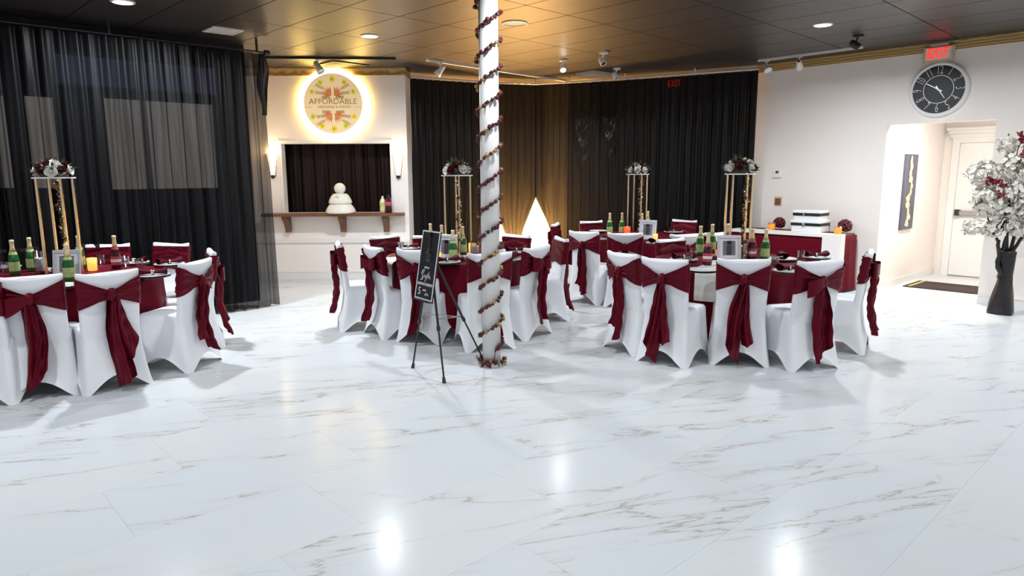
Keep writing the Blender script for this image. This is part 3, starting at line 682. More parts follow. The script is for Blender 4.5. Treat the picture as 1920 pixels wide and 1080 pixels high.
def sash_band(seed):
    R = random.Random(seed); b = MB(); nv = 17; ph = R.uniform(0, 6)
    wd, yf, yr = back_sec(.76); o = rrect(wd+.014, yf-yr+.016, .026, 14); n = len(o)
    def fn(i, v):
        x, y, s = o[i]; rear = y < 0
        k = abs(2*x/(wd+.014)); k = min(1, k)
        if rear and abs(y) > .012:
            zt = .775+.105*k**1.1; zb = .715-.075*k**1.2
        else:
            zt = .885; zb = .640+.01*math.sin(x*20+ph)
        z = zb+(zt-zb)*v
        wd2, yf2, yr2 = back_sec(z)
        fold = .015*math.sin(v*15+ph+4*k)*(.5+.5*(1-k)) + .007*math.sin(v*33+k*6+ph)
        bow = -.022*.6*(1-k*k)
        yy = (yf2+yr2)/2+y+bow; yy += (-1 if rear else 1)*abs(fold)*1.0
        if rear: yy -= .012*(1-k)**2
        return Vector((x*(wd2+.014)/(wd+.014), yy, z))
    vs = [fn(i, j/(nv-1)) for j in range(nv) for i in range(n)]
    fs = [(j*n+i, j*n+(i+1) % n, (j+1)*n+(i+1) % n, (j+1)*n+i) for j in range(nv-1) for i in range(n)]
    b.add(vs, fs); return b.mesh('sash_band', 'satin', True)
KY = back_y(.745)-.035
def knot_mesh():
    b = MB(); b.lathe([(.004, -.052), (.026, -.042), (.036, -.012), (.036, .016), (.024, .044), (.004, .052)], 12, Matrix.Translation((0, KY-.008, .745)) @ Matrix.Rotation(.25, 4, 'Y'), wob=lambda a, z: 1+.14*math.sin(3*a+40*z))
    return b.mesh('sash_knot', 'satin', True)
def tail_mesh(x_end, z_end, w0, w1, seed, curl=0.0):
    R = random.Random(seed); p1, p2 = R.uniform(0, 6), R.uniform(0, 6)
    def fn(u, v):
        z = .735+(z_end-.735)*v
        cx = x_end*v**1.2+.012*math.sin(v*5+p1); wd = w0+(w1-w0)*min(1, v*2.2)**.7
        yb = back_y(z)-.040-.016*(v > .05)-.02*v
        if z < .30: yb -= .03*(.30-z)/.3
        x = cx+(u-.5)*wd
        y = yb-.024*math.sin(u*PI*2.3+p1+v*1.5)-.016*math.sin(u*PI*5+p2+v*4)-.006*math.sin(v*22+u*4+p1)
        z += .02*math.sin(u*5+p2)*v+(u-.5)*curl*v
        return Vector((x, y, z))
    b = MB().grid(15, 30, fn); return b.mesh('sash_tail', 'satin', True)
def loop_mesh(side, seed, droop=.0):
    R = random.Random(seed); p = R.uniform(0, 6)
    def fn(u, v):                     # u round the loop, v across its width
        a = u*2*PI; x = side*(.075-.078*math.cos(a)); bulge = .030*math.sin(a)
        wv = .035+.07*math.sin(min(1, x*side/.14)*PI*.55)
        z = .75+(v-.5)*wv*1.25-droop*abs(x)+.006*math.sin(v*9+p)
        return Vector((x, KY-.015-bulge-.012, z))
    return MB().grid(18, 7, fn, True).mesh('bow_loop', 'satin', True)
def solid_mesh(me): return me
KNOT = knot_mesh()
BANDS = [sash_band(3), sash_band(8)]
def chair_proto(var):
    t = thing('covered_chair', 'x', 'chair')
    put('cover', COVER, t)
    s = put('sash', BANDS[var % 2], t)
    put('knot', KNOT, s)
    if var == 0:
        put('tail', tail_mesh(.03, .15, .06, .115, 41), s); put('tail', tail_mesh(-.04, .24, .05, .11, 42), s)
    elif var == 1:
        put('tail', tail_mesh(.0, .17, .07, .125, 43), s); put('loop', loop_mesh(1, 1), s); put('loop', loop_mesh(-1, 2), s)
    elif var == 2:
        put('tail', tail_mesh(-.08, .10, .06, .115, 44, -.2), s); put('tail', tail_mesh(.05, .20, .05, .10, 45), s)
    elif var == 3:
        put('tail', tail_mesh(.015, .14, .08, .15, 46, .15), s); put('loop', loop_mesh(-1, 5, .4), s)
    elif var == 4:
        put('tail', tail_mesh(.09, .27, .06, .13, 47, .2), s); put('tail', tail_mesh(.03, .07, .06, .12, 48, .1), s)
    return t
PROTO = {}
def chair(px, py, c, var, label, group, dyaw=0.0, zt=.90):
    p = onz(px, py, zt); d = Vector((c[0]-p.x, c[1]-p.y)).normalized()
    yaw = math.atan2(d.y, d.x)-PI/2+dyaw
    f = Vector((-math.sin(yaw), math.cos(yaw)))
    q = Vector((p.x, p.y))+f*.245
    if var not in PROTO: o = PROTO[var] = chair_proto(var)
    else: o = copy_tree(PROTO[var])
    o.location = (q.x, q.y, 0); o.rotation_euler = (0, 0, yaw); tag(o, label, 'chair', group); return o
T1, T2, T3, T4 = (-3.93, 5.95), (-.60, 7.38), (1.72, 9.62), (2.20, 6.82)
g = 'covered chairs around the left table'
chair(52, 521, T1, 3, 'white covered chair at left table, second from left edge, wide hanging sash', g)
chair(202, 513, T1, 4, 'white covered chair at left table whose crossed sash tails swing right', g)
chair(368, 492, T1, 0, 'white covered chair right end of left table, seat side showing', g)
chair(398, 472, T1, 3, 'white covered chair peeking behind the right end chair of left table', g)
chair(202, 460, T1, 1, 'burgundy banded chair back behind the red juice bottle on left table', g)
chair(322, 458, T1, 0, 'burgundy banded chair back standing alone before left curtain', g)
chair(25, 469, T1, 1, 'burgundy banded chair back behind green bottles at left edge', g)
chair(-66, 528, T1, 0, 'white covered chair cut off by the left picture edge', g)
g = 'covered chairs around the middle table'
chair(634, 458, T2, 1, 'white covered chair seen in profile left of middle table', g, .15)
chair(698, 465, T2, 1, 'white covered chair with bow tied sash left of the easel', g)
chair(780, 471, T2, 3, 'white covered chair directly behind the easel', g)
chair(919, 477, T2, 0, 'white covered chair half hidden behind the white column', g)
chair(1008, 465, T2, 1, 'white covered chair with full bow right of the column', g)
chair(1054, 448, T2, 3, 'white covered chair lit orange at right of middle table', g)
chair(720, 444, T2, 0, 'burgundy banded chair back below middle shelf bracket', g)
chair(806, 443, T2, 1, 'burgundy banded chair back behind top of the easel board', g)
chair(970, 442, T2, 0, 'burgundy banded chair back between the two floor glows', g)
g = 'covered chairs around the rear table'
chair(1040, 421, T3, 1, 'orange lit chair with side bow beside the brightest floor glow', g)
chair(1094, 436, T3, 0, 'white covered chair front left of rear table, long sash tails', g)
chair(1172, 439, T3, 1, 'white covered chair nearest us at the rear table', g)
chair(1288, 441, T3, 0, 'white covered chair front right of the rear table', g)
chair(1346, 438, T3, 1, 'white covered chair at right end of rear table', g)
chair(1108, 416, T3, 1, 'burgundy chair back against curtain left of rear flower stand', g)
chair(1284, 414, T3, 0, 'bright red chair back against curtain right of rear flower stand', g)
g = 'covered chairs around the right table'
chair(1166, 477, T4, 0, 'white covered chair at left side of right table, two sash tails', g)
chair(1245, 488, T4, 2, 'white covered chair front left of right table', g)
chair(1395, 489, T4, 2, 'white covered chair front centre of right table before photo frame', g)
chair(1540, 492, T4, 3, 'white covered chair front right of right table', g)
chair(1632, 474, T4, 1, 'white covered chair at far right of right table near doorway', g)
chair(1256, 450, T4, 0, 'pink lit chair back on far side of right table', g)

# ------------------------------------------------------------------ round tables
TZ = .762
def square_cloth(ang, a, rt, seed, rmax=1.43):
    R = random.Random(seed); ph = [R.uniform(0, 6.3) for _ in range(4)]; nu = 144; nv = 22
    def fn(u, v):
        th = u*2*PI; c = abs(math.cos(th-ang)); s = abs(math.sin(th-ang)); full = min(a/max(c, s), rmax)
        if v < .35: r = rt*(v/.35); return Vector((r*math.cos(th), r*math.sin(th), TZ+.004))
        k = (v-.35)/.65; drop = (full-rt)*k
        corner = max(0, (full-a)/(rmax-a))
        fold = (.010+.085*min(1, drop/.4))*(math.sin(9*th+ph[0]+.7*math.sin(3*th+ph[1]))*.5+.35*math.sin(17*th+ph[2]))*min(1, drop/.12)
        r = rt+.012*min(1, drop/.03)+max(-.05, fold*.55)+.02*k
        r -= .06*corner*k
        return Vector((r*math.cos(th), r*math.sin(th), TZ+.004-max(0, drop-.006)))
    return MB().grid(nu, nv, fn, True)
TABLES = ((T1, .23, 'left', 'round banquet table at left under burgundy cloth', 'burgundy cloth draped over the left round table'),
          (T2, .9, 'middle', 'round banquet table behind the column under burgundy cloth', 'burgundy cloth draped over middle round table behind easel'),
          (T3, .2, 'rear', 'round banquet table at the rear near the black curtain', 'burgundy cloth draped over the rear round table'),
          (T4, .23, 'right', 'round banquet table at right under burgundy cloth', 'burgundy cloth draped over the right round table'))
for k, (c, ang, nm, l1, l2) in enumerate(TABLES):
    t = thing('round_table', l1, 'table', (c[0], c[1], 0), 0, 'round banquet tables')
    MB().lathe([(.745, TZ-.028), (.75, TZ-.02), (.75, TZ-.006), (.745, TZ-.002)], 48).obj('tabletop', 'wood', t)
    for i in range(4):
        a = PI/4+i*PI/2; MB().tube([(.42*math.cos(a), .42*math.sin(a), 0), (.36*math.cos(a), .36*math.sin(a), TZ-.03)], .014).obj('leg', 'chrome', t)
    o = square_cloth(ang, 1.10, .755, 60+k).obj('tablecloth', 'cloth_red', None, True, (c[0], c[1], 0)); tag(o, l2, 'tablecloth', 'burgundy tablecloths')
TOP = TZ+.0075
def runner(c, px, py, wd, drop, label):
    q = onz(px, py, TZ); th = math.atan2(q.y-c[1], q.x-c[0])
    def fn(u, v):
        y = (u-.5)*wd; L = v*(.62+drop)
        if L < .62: return Vector((.15+L, y, TZ+.0065))
        k = L-.62; rim = math.sqrt(max(.1, .80**2-y*y))
        return Vector((max(.77, rim)+.03*min(1, k/.05)+.012*math.sin(u*7)*k, y*(1+.08*k), TZ+.0065-k))
    o = MB().grid(12, 34, fn).obj('table_runner', 'linen_white', None, True, (c[0], c[1], 0), th); tag(o, label, 'table runner')
runner(T2, 742, 486, .30, .26, 'white runner hanging over left rim of the middle table')
runner(T4, 1312, 514, .26, .30, 'white runner hanging between front chairs of the right table')

# ------------------------------------------------------------------ flower stands
def stand(c, px, phi, where, lbl_side, seed, gar_post=1):
    X = c[0]; Y = c[1]
    d = ray(px, 330); X = d.x/d.y*Y
    H0, H1 = TOP, 1.605
    t = thing('flower_stand', 'tall gold four post flower stand on the %s' % where, 'stand', (X, Y, 0), 0, 'gold flower stands')
    r = .138; P = [(r*math.cos(phi+k*PI/2), r*math.sin(phi+k*PI/2)) for k in range(4)]
    for x, y in P: MB().bbox(x-.009, x+.009, y-.009, y+.009, H0, H1, .002).obj('post', 'gold', t)
    M = Matrix.Rotation(phi+PI/4, 4, 'Z'); q = r*.7071
    bs = MB()
    for (x0, x1, y0, y1) in ((-q, q, -q-.008, -q+.008), (-q, q, q-.008, q+.008), (-q-.008, -q+.008, -q, q), (q-.008, q+.008, -q, q)): bs.box(x0, x1, y0, y1, H0, H0+.014, M)
    bs.obj('base_frame', 'gold', t)
    MB().box(-q-.022, q+.022, -q-.022, q+.022, H1, H1+.012, M).obj('top_plate', 'porcelain', t)
    R = random.Random(seed)
    f = thing('flower_arrangement', 'dome of white and burgundy roses on the %s' % lbl_side, 'flowers', (X, Y, H1+.012), 0, 'rose domes on the flower stands')
    lv = MB(); lv.lathe([(.10, 0), (.11, .02), (.08, .07), (.02, .09)], 12)
    k = 0
    for (cnt, el, rad) in ((8, .22, .125), (6, .75, .12), (2, 1.3, .11)):
        for i in range(cnt):
            a = 2*PI*i/cnt+el*2+R.uniform(-.2, .2); e = el+R.uniform(-.1, .1)
            v = Vector((math.cos(a)*math.cos(e), math.sin(a)*math.cos(e), math.sin(e))); sz = R.uniform(.034, .044)
            white = (k*5+seed) % 3 == 0 or (el < .5 and k % 2 == 0); k += 1
            put('rose', ROSE_W if white else ROSE_R, f, M=Matrix.Translation(Vector((v.x*rad, v.y*rad, .035+v.z*.085))) @ aim(v, R.uniform(0, 6)) @ Matrix.Scale(sz, 4))
    o = MB()
    for i in range(44):
        v = rand_dir(R); v.z = abs(v.z); leaf(o, Vector((v.x*.11, v.y*.11, .03+v.z*.08)), v+rand_dir(R)*.4, Vector((0, 0, 1)), R.uniform(.06, .10), .03)
    o.obj('leaf', 'leaf_green', f)['kind'] = 'stuff'; lv.obj('moss_base', 'leaf_green', f)
    gx, gy = P[gar_post]
    gr = thing('flower_garland', 'lit leaf and rose garland hanging down the %s' % lbl_side, 'garland', (X+gx*.8, Y+gy*.8-.012, 0), 0, 'garlands on the flower stands')
    zs = [H1-.0-i*(H1-H0-.05)/30 for i in range(31)]; pts = [Vector((.012*math.sin(i*.9+seed), .012*math.cos(i*1.1), z)) for i, z in enumerate(zs)]
    MB().tube(pts, .004, 5).obj('vine', 'warm_lit_gold', gr)
    l1, l2, fl_ = MB(), MB(), MB()
    for i, p in enumerate(pts):
        for q in range(5):
            d = rand_dir(R); leaf(l1 if R.random() < .35 else l2, p, d, Vector((0, -.5, 1)).normalized(), R.uniform(.025, .045), .02)
        if i % 2 == 0:
            d = rand_dir(R); d.y = -abs(d.y); fl_.lathe([(.001, -.004), (.0042, 0), (.001, .004)], 6, Matrix.Translation(p+d*.022))
        if i % 4 == 1:
            d = rand_dir(R); d.y = -abs(d.y); put('rose', SROSE, gr, M=Matrix.Translation(p+d*.02) @ aim(d) @ Matrix.Scale(.019, 4))
    l1.obj('green_leaf', 'leaf_green', gr)['kind'] = 'stuff'; l2.obj('warm_lit_leaf', 'warm_lit_gold', gr)['kind'] = 'stuff'; fl_.obj('fairy_light', 'fairy', gr)['kind'] = 'stuff'  # gold leaves are coloured as if warmly lit
stand(T1, 101, PI/4+.1, 'left round table', 'left table stand', 21, 3)
stand(T2, 857, .2, 'middle round table', 'middle table stand', 22, 3)
stand(T3, 1196, .2, 'rear round table', 'rear table stand', 23, 3)
stand(T4, 1388, .2, 'right round table', 'right table stand', 24, 3)

# ------------------------------------------------------------------ tableware
PR = {}
def place(key, build, p, rz, label, cat, group=None, sc=1.0):
    if key not in PR: o = PR[key] = build()
    else: o = copy_tree(PR[key])
    o.location = p; o.rotation_euler = (0, 0, rz); o.scale = (sc, sc, sc); tag(o, label, cat, group); return o
def b_bottle(kind):
    def f():
        t = thing('juice_bottle', 'x', 'bottle')
        MB().lathe([(.037, 0), (.041, .006), (.042, .03), (.042, .125), (.040, .15), (.032, .18), (.021, .21), (.016, .235), (.015, .30)], 20).obj('glass_body', 'bottle_green' if kind == 'g' else 'bottle_red', t, True)
        MB().lathe([(.0245, .205), (.0175, .238), (.0165, .285), (.019, .29), (.019, .302), (.014, .308)], 18, cap=True).obj('foil_neck', 'foil', t, True)
        MB().lathe([(.0427, .035), (.0427, .115)], 20, cap=False).obj('label_band', 'label_green' if kind == 'g' else 'label_red', t, True)
        MB().lathe([(.0432, .062), (.0432, .088)], 20, cap=False).obj('label_stripe', 'label_green' if kind == 'g' else 'label_white', t, True)
        MB().lathe([(.0335, .1785), (.0255, .203)], 18, cap=False).obj('neck_label', 'label_green' if kind == 'g' else 'label_red', t, True)
        return t
    return f
def bottle(px, py, kind, label): place('b'+kind, b_bottle(kind), onz(px, py, TOP), rnd.uniform(0, 6), label, 'bottle', 'sparkling juice bottles', 1.0)
def b_frame():
    t = thing('photo_frame', 'x', 'picture frame')
    T = Matrix.Rotation(math.radians(-10), 4, 'X')
    w_, h = .115, .255
    f = MB()
    for b in ((-w_, w_, 0, .03), (-w_, w_, h-.03, h), (-w_, -w_+.025, .03, h-.03), (w_-.025, w_, .03, h-.03)): f.bbox(b[0], b[1], -.008, .010, b[2], b[3], .003, T)
    f.obj('frame', 'silver_frame', t)
    MB().box(-w_+.025, w_-.025, 0, .004, .03, h-.03, T).obj('mat_board', 'mat_board', t)
    p = MB().box(-.06, .06, -.002, 0, .06, h-.055, T).obj('print', 'print_grey', t)
    fg = MB()
    fg.disc(0, .175, .014, -.003, 14); fg.add([(-.024, -.003, .06), (.024, -.003, .06), (.028, -.003, .12), (.022, -.003, .158), (-.022, -.003, .158), (-.028, -.003, .12)], [tuple(range(6))])
    fg.v = [tuple(T @ Vector(v)) for v in fg.v]; fg.obj('printed_figure', 'print_figure', p)
    MB().add([(0-.02, .008, .2), (.02, .008, .2), (.02, .10, 0), (-.02, .10, 0), (-.02, .014, .2), (.02, .014, .2), (.02, .106, 0), (-.02, .106, 0)], [(0, 1, 2, 3), (4, 5, 6, 7), (0, 3, 7, 4), (1, 2, 6, 5), (2, 3, 7, 6)]).obj('easel_back', 'black_plastic', t)
    return t
def frame(px, py, rz, label, sc=1.0): place('frame', b_frame, onz(px, py, TOP), rz, label, 'picture frame', 'framed portraits on the tables', sc)
def b_plate():
    t = thing('place_setting', 'x', 'plate')
    MB().lathe([(.09, 0), (.132, .004), (.140, .010), (.136, .012), (.09, .008)], 32).obj('charger', 'charger_shadow_black', t, True)
    MB().lathe([(.085, .012), (.120, .016), (.137, .023), (.134, .026), (.10, .020), (.001, .019)], 32, cap=False).obj('plate_dish', 'porcelain', t, True)
    return t
def b_napkin():
    t = thing('folded_napkin', 'x', 'napkin')
    def fn(u, v):
        x = (v-.5)*.22; r = .012+.028*abs(2*v-1)**1.2; a = u*2*PI
        return Vector((x, r*1.3*math.cos(a)*(1+.2*math.sin(3*a+5*v)), .012+.5*r+r*.75*math.sin(a)))
    MB().grid(14, 11, fn, True).obj('cloth', 'napkin_red', t, True)
    MB().lathe([(.021, -.012), (.021, .012), (.017, .012), (.017, -.012)], 14, Matrix.Translation((0, 0, .02)) @ Matrix.Rotation(PI/2, 4, 'Y'), cap=False).obj('napkin_ring', 'chrome', t, True)
    return t
def setting(px, py, where, nap=True, rz=.3):
    p = onz(px, py, TOP+.008); p.z = TOP
    place('plate', b_plate, p, 0, 'white plate on shadow-black charger %s' % where, 'plate', 'place settings')
    if nap: place('napkin', b_napkin, p+Vector((0, 0, .022)), rz, 'burgundy napkin in silver ring %s' % where, 'napkin', 'burgundy napkins')
def b_glass():
    t = thing('drinking_glass', 'x', 'glass')
    MB().lathe([(.028, .002), (.030, 0), (.036, .10), (.034, .10), (.028, .008), (.001, .008)], 18, cap=False).obj('tumbler', 'clear_glass', t, True); return t
def glass(px, py, where): place('glass', b_glass, onz(px, py, TOP), 0, 'clear tumbler %s' % where, 'glass', 'clear tumblers')
def b_votive(m):
    def f():
        t = thing('votive_candle', 'x', 'candle')
        MB().lathe([(.030, 0), (.034, .005), (.037, .10), (.034, .10), (.030, .06), (.001, .06)], 18, cap=False).obj('votive_cup', m, t, True)
        MB().lathe([(.001, .062), (.007, .072), (.005, .085), (.001, .10)], 8).obj('flame', 'flame', t, True); return t
    return f
def votive(px, py, m, label, sc=1.0): place('v'+m, b_votive(m), onz(px, py, TOP), 0, label, 'candle', 'lit votive candles', sc)
def b_cyl():
    t = thing('cylinder_candle', 'x', 'candle')
    MB().lathe([(.048, 0), (.05, .003), (.05, .20), (.047, .20), (.047, .008), (.001, .008)], 22, cap=False).obj('glass_cylinder', 'clear_glass', t, True)
    c = MB().lathe([(.038, .01), (.040, .02), (.040, .13), (.036, .138), (.001, .136)], 18, cap=True).obj('candle', 'wax', t, True)
    MB().tube([(0, 0, .136), (0, 0, .150)], .0015, 5).obj('wick', 'black_plastic', c); return t
def cylinder(px, py, label, sc=1.0): place('cyl', b_cyl, onz(px, py, TOP), 0, label, 'candle', 'pillar candles in glass', sc)
def b_petals():
    t = thing('rose_cluster', 'x', 'flowers')
    R = random.Random(3)
    for i in range(6):
        a = i*1.05; r = .05 if i < 5 else 0
        put('rose', ROSE_W if i % 2 else SROSE, t, M=Matrix.Translation((r*math.cos(a), r*math.sin(a), .024)) @ aim(Vector((math.cos(a)*.5, math.sin(a)*.5, 1)), i) @ Matrix.Scale(.030 if i % 2 else .026, 4))
    return t
def cluster(px, py, label): place('clus', b_petals, onz(px, py, TOP), 0, label, 'flowers', 'small rose clusters at the stands')
# left table
bottle(29, 515, 'g', 'green bottle with gold neck at the far left of left table')
bottle(61, 508, 'g', 'dark green bottle just left of the tall glass candle, left table')
bottle(131, 527, 'g', 'green bottle standing before the photo frame on left table')
bottle(152, 503, 'g', 'bottle neck showing behind the photo frame on left table')
bottle(219, 503, 'r', 'dark red juice bottle with gold neck on left table')
frame(126, 522, .15, 'silver photo frame behind green bottle on left table', .95)
cylinder(78, 512, 'pillar candle in glass cylinder between bottle and gold post, left table')
votive(174, 507, 'amber_lit', 'glowing amber votive right of the photo frame, left table', 1.15)
cluster(92, 512, 'pale rose cluster at foot of the gold stand, left table')
setting(287, 518, 'right of the bow chair on left table', True, .4)
setting(252, 494, 'behind the red bottle on left table', True, .2)
setting(318, 497, 'at the right rim of left table', True, .9)
setting(112, 538, 'at near rim of left table between two chairs', False)
setting(8, 503, 'at the left picture edge on left table', False)
glass(10, 512, 'beside green bottle at left picture edge'); glass(262, 505, 'between plates on left table'); glass(236, 500, 'right of red bottle on left table'); glass(190, 497, 'right of amber votive on left table')
# middle table
bottle(850, 489, 'g', 'green bottle before the gold stand on middle table')
bottle(868, 478, 'g', 'green bottle right of the gold stand on middle table')
bottle(829, 474, 'g', 'bottle whose neck rises above photo frame on middle table')
bottle(808, 470, 'r', 'red bottle whose neck shows above the easel board')
frame(836, 487, -.35, 'silver photo frame right of the easel board, middle table')
votive(886, 476, 'amber_lit', 'glowing amber votive beside column on middle table', 1.15)
cylinder(890, 484, 'pillar candle in glass left of column on middle table', .9)
votive(826, 486, 'amber_lit', 'small amber votive right of the easel board', .7)
cluster(872, 488, 'pale rose cluster at foot of middle table stand')
setting(765, 467, 'behind chair left of the easel board', True, .3)
setting(838, 493, 'right of the easel board', True, .5)
setting(958, 488, 'right of column on middle table near rim', True, 1.2)
setting(968, 474, 'between column and bow chair, middle table', True, .4)
setting(935, 472, 'just right of column on middle table', False)
glass(845, 485, 'before photo frame on middle table'); glass(940, 470, 'right of column on middle table'); glass(752, 470, 'left of easel board on middle table')
# rear table
bottle(1143, 440, 'g', 'leftmost green bottle on the rear table')
bottle(1166, 440, 'g', 'second green bottle from left on the rear table')
bottle(1203, 441, 'r', 'dark bottle behind photo frame on the rear table')
bottle(1214, 435, 'g', 'yellow necked bottle behind photo frame on rear table')
frame(1213, 449, -.5, 'silver photo frame on the rear table', 1.0)
votive(1176, 441, 'red_lit', 'glowing red votive on the rear table', 1.2)
votive(1229, 450, 'amber_lit', 'amber votive right of photo frame, rear table', .8)
cluster(1186, 444, 'pale rose cluster at foot of rear table stand')
setting(1125, 449, 'at left rim of rear table', True, .3); setting(1232, 457, 'near right rim of rear table', True, .7); setting(1122, 434, 'at far left rim of rear table', False); setting(1262, 436, 'at far right rim of rear table', True)
glass(1140, 450, 'at left end of rear table'); glass(1226, 445, 'right of the amber votive on rear table')
# right table
bottle(1312, 478, 'g', 'green bottle left of the red bottle on right table')
bottle(1326, 497, 'r', 'red labelled dark bottle nearest us on right table')
bottle(1334, 473, 'g', 'green bottle behind the red labelled bottle on right table')
bottle(1363, 472, 'r', 'bottle neck above the photo frame on right table')
bottle(1409, 487, 'r', 'dark red bottle right of glass candle on right table')
bottle(1434, 487, 'g', 'tall green bottle at right of dark bottle, right table')
frame(1367, 490, -.05, 'silver photo frame with small portrait on right table')
cylinder(1392, 487, 'white candle in glass beside photo frame on right table')
votive(1345, 481, 'red_lit', 'small red votive left of photo frame, right table', .7)
cluster(1342, 486, 'pale rose cluster left of photo frame on right table')
setting(1480, 510, 'between two front chairs of right table', True, .35)
setting(1466, 487, 'at far right of right table', True, 1.3)
setting(1317, 508, 'left of the front centre chair on right table', False)
setting(1282, 488, 'far left on right table', True, .2)
setting(1530, 484, 'at right rim of right table', True, .1)
setting(1226, 497, 'at left rim of right table', False)
glass(1501, 489, 'behind front plate at right of right table'); glass(1453, 500, 'left of front plate on right table'); glass(1290, 497, 'behind front left chair of right table'); glass(1300, 485, 'beside green bottle on right table'); glass(1422, 484, 'between the two right bottles on right table')

# ------------------------------------------------------------------ round lit sign
sg = thing('round_sign', 'round glowing sign with floral print on the white wall', 'sign', (-2.69, YB, 2.69))
MB().lathe([(.40, 0), (.40, .03)], 48, Matrix.Rotation(PI/2, 4, 'X')).obj('back_box', 'white_metal', sg)
MB().lathe([(.525, .030), (.530, .035), (.530, .045), (.525, .050)], 72, Matrix.Rotation(PI/2, 4, 'X')).obj('glow_ring', 'halo', sg, False)
face = MB().lathe([(.445, .050), (.445, .060), (.440, .062)], 64, Matrix.Rotation(PI/2, 4, 'X')).obj('face_panel', 'sign_face', sg)
FY = -.0635
o = put('lettering', text_mesh('AFFORDABLE', .118, 'sign_brown', bold=-.0006, wscale=1.03), face, (0, FY, .028)); o['label'] = 'brown capital lettering AFFORDABLE'
o = put('small_lettering', text_mesh('WEDDINGS & EVENTS', .048, 'sign_brown', wscale=1.05), face, (.01, FY, -.052))
MB().box(-.43, -.32, FY-.001, FY, -.054, -.050).box(.32, .43, FY-.001, FY, -.054, -.050).obj('rule_line', 'sign_brown', face)
def flower(cx, cz, r, m, n=8):
    b = MB()
    for k in range(n):
        a = 2*PI*k/n; b.disc(cx+.55*r*math.cos(a), cz+.55*r*math.sin(a), r*.45, FY-.0002*k, 8)
    f = b.obj('flower_motif', m, face); MB().disc(cx, cz, r*.32, FY-.004, 10).obj('flower_eye', 'sign_orange', f)
for k in range(12):
    a = PI/2+k*PI/6
    if k in (3, 9): continue
    flower(.36*math.cos(a), .36*math.sin(a)*1.02-.01, .042 if k % 6 else .05, 'sign_lime' if k % 3 == 1 else 'sign_yellow')
for sx in (-1, 1):
    for sz, z0 in ((1, .10), (-1, -.13)):
        b = MB()
        for q in range(7):                          # fan of slim petals
            a = math.radians(8+q*15); L = .16-.006*abs(q-2)
            d = Vector((sx*math.sin(a), sz*math.cos(a))); s = Vector((-d.y, d.x)); p = Vector((sx*.02, z0+sz*.015))
            b.add([(v.x, FY-.0003*q, v.y) for v in (p, p+d*L*.6+s*.011, p+d*L, p+d*L*.6-s*.011)], [(0, 1, 2, 3)])
        b.obj('fan_motif', 'sign_orange', face)
        for (x0, zz, L, tilt) in ((.03, z0-sz*.01, .13, .02), (.10, z0+sz*.045, .15, .12), (.12, z0+sz*.11, .14, .5)):
            b = MB(); d = Vector((math.cos(tilt)*sx, math.sin(tilt)*sz)); s = Vector((-d.y, d.x)); p = Vector((sx*x0, zz))
            b.add([(v.x, FY, v.y) for v in (p-s*.002, p+d*L-s*.001, p+d*L+s*.001, p+s*.002)], [(0, 1, 2, 3)])
            for q in range(5):
                c0 = p+d*L*(q+.6)/5.2
                for e in (-1, 1):
                    dd = (d*.8+s*e*.75).normalized(); ss = Vector((-dd.y, dd.x)); l_ = .036
                    b.add([(v.x, FY-.0004*(q+1), v.y) for v in (c0, c0+dd*l_*.5+ss*.006, c0+dd*l_, c0+dd*l_*.5-ss*.006)], [(0, 1, 2, 3)])
            b.obj('sprig_motif', 'sign_ink' if tilt < .3 else 'sign_brown', face)

# ------------------------------------------------------------------ wall sconces
def sconce(x, z, lbl):
    t = thing('wall_sconce', lbl, 'wall lamp', (x, YB, z), 0, 'torch shaped wall sconces')
    # tapered half shade open at the top, z from -0.16 to 0.18
    def half(r, zz, n=11): return [Vector((r*math.cos(PI+PI*i/(n-1)), r*math.sin(PI+PI*i/(n-1))*.9-.012, zz)) for i in range(n)]
    rows = [half(.030, -.14), half(.042, -.05), half(.060, .06), half(.080, .18)]
    vs = [v for r in rows for v in r]; n = 11
    sh = MB().add(vs, [(j*n+i, j*n+i+1, (j+1)*n+i+1, (j+1)*n+i) for j in range(3) for i in range(n-1)]).obj('glass_shade', 'sconce_glass', t, True)
    for s in (-1, 1): MB().tube([(s*.031, -.012, -.15), (s*.044, -.012, -.05), (s*.062, -.012, .06), (s*.083, -.012, .19)], .006, 6).obj('side_rib', 'wood', t)
    MB().tube([(0, -.045, -.16), (0, -.055, -.05), (0, -.07, .03)], .005, 6).obj('front_rib', 'gold', t)
    MB().lathe([(.010, -.19), (.026, -.18), (.036, -.15), (.030, -.135)], 14, Matrix.Translation((0, -.03, 0))).obj('bottom_cup', 'black_metal', t, True)
    MB().box(-.03, .03, -.012, 0, -.17, .05).obj('back_plate', 'black_metal', t)
    point_lamp('sconce_bulb', (0, -.075, .20), 6, (1.0, .70, .38), .03, t)
sconce(-3.68, 1.765, 'lit sconce at left of the serving opening')
sconce(-1.745, 1.75, 'lit sconce at right of the serving opening')

# ------------------------------------------------------------------ wooden shelf and what stands on it
SZ = 1.045
sh = thing('wall_shelf', 'dark wooden shelf on three brackets below the serving opening', 'shelf', (0, YB, 0))
MB().bbox(-3.82, -1.66, -.26, -.012, SZ-.045, SZ, .006).obj('shelf_board', 'wood', sh)
for x in (-3.48, -2.62, -1.95):
    prof = [(-.012, SZ-.045), (-.22, SZ-.045), (-.22, SZ-.085), (-.17, SZ-.12), (-.12, SZ-.17), (-.085, SZ-.23), (-.075, SZ-.30), (-.012, SZ-.30)]
    n = len(prof); vs = [(x+e*.04, y, z) for e in (-1, 1) for y, z in prof]
    MB().add(vs, [tuple(range(n)), tuple(range(2*n-1, n-1, -1))]+[((i+1) % n, i, n+i, n+(i+1) % n) for i in range(n)]).obj('bracket', 'wood', sh)
or_ = thing('stacked_ornament', 'white three tier stacked ornament on the wooden shelf', 'ornament', (-2.63, YB-.13, SZ))
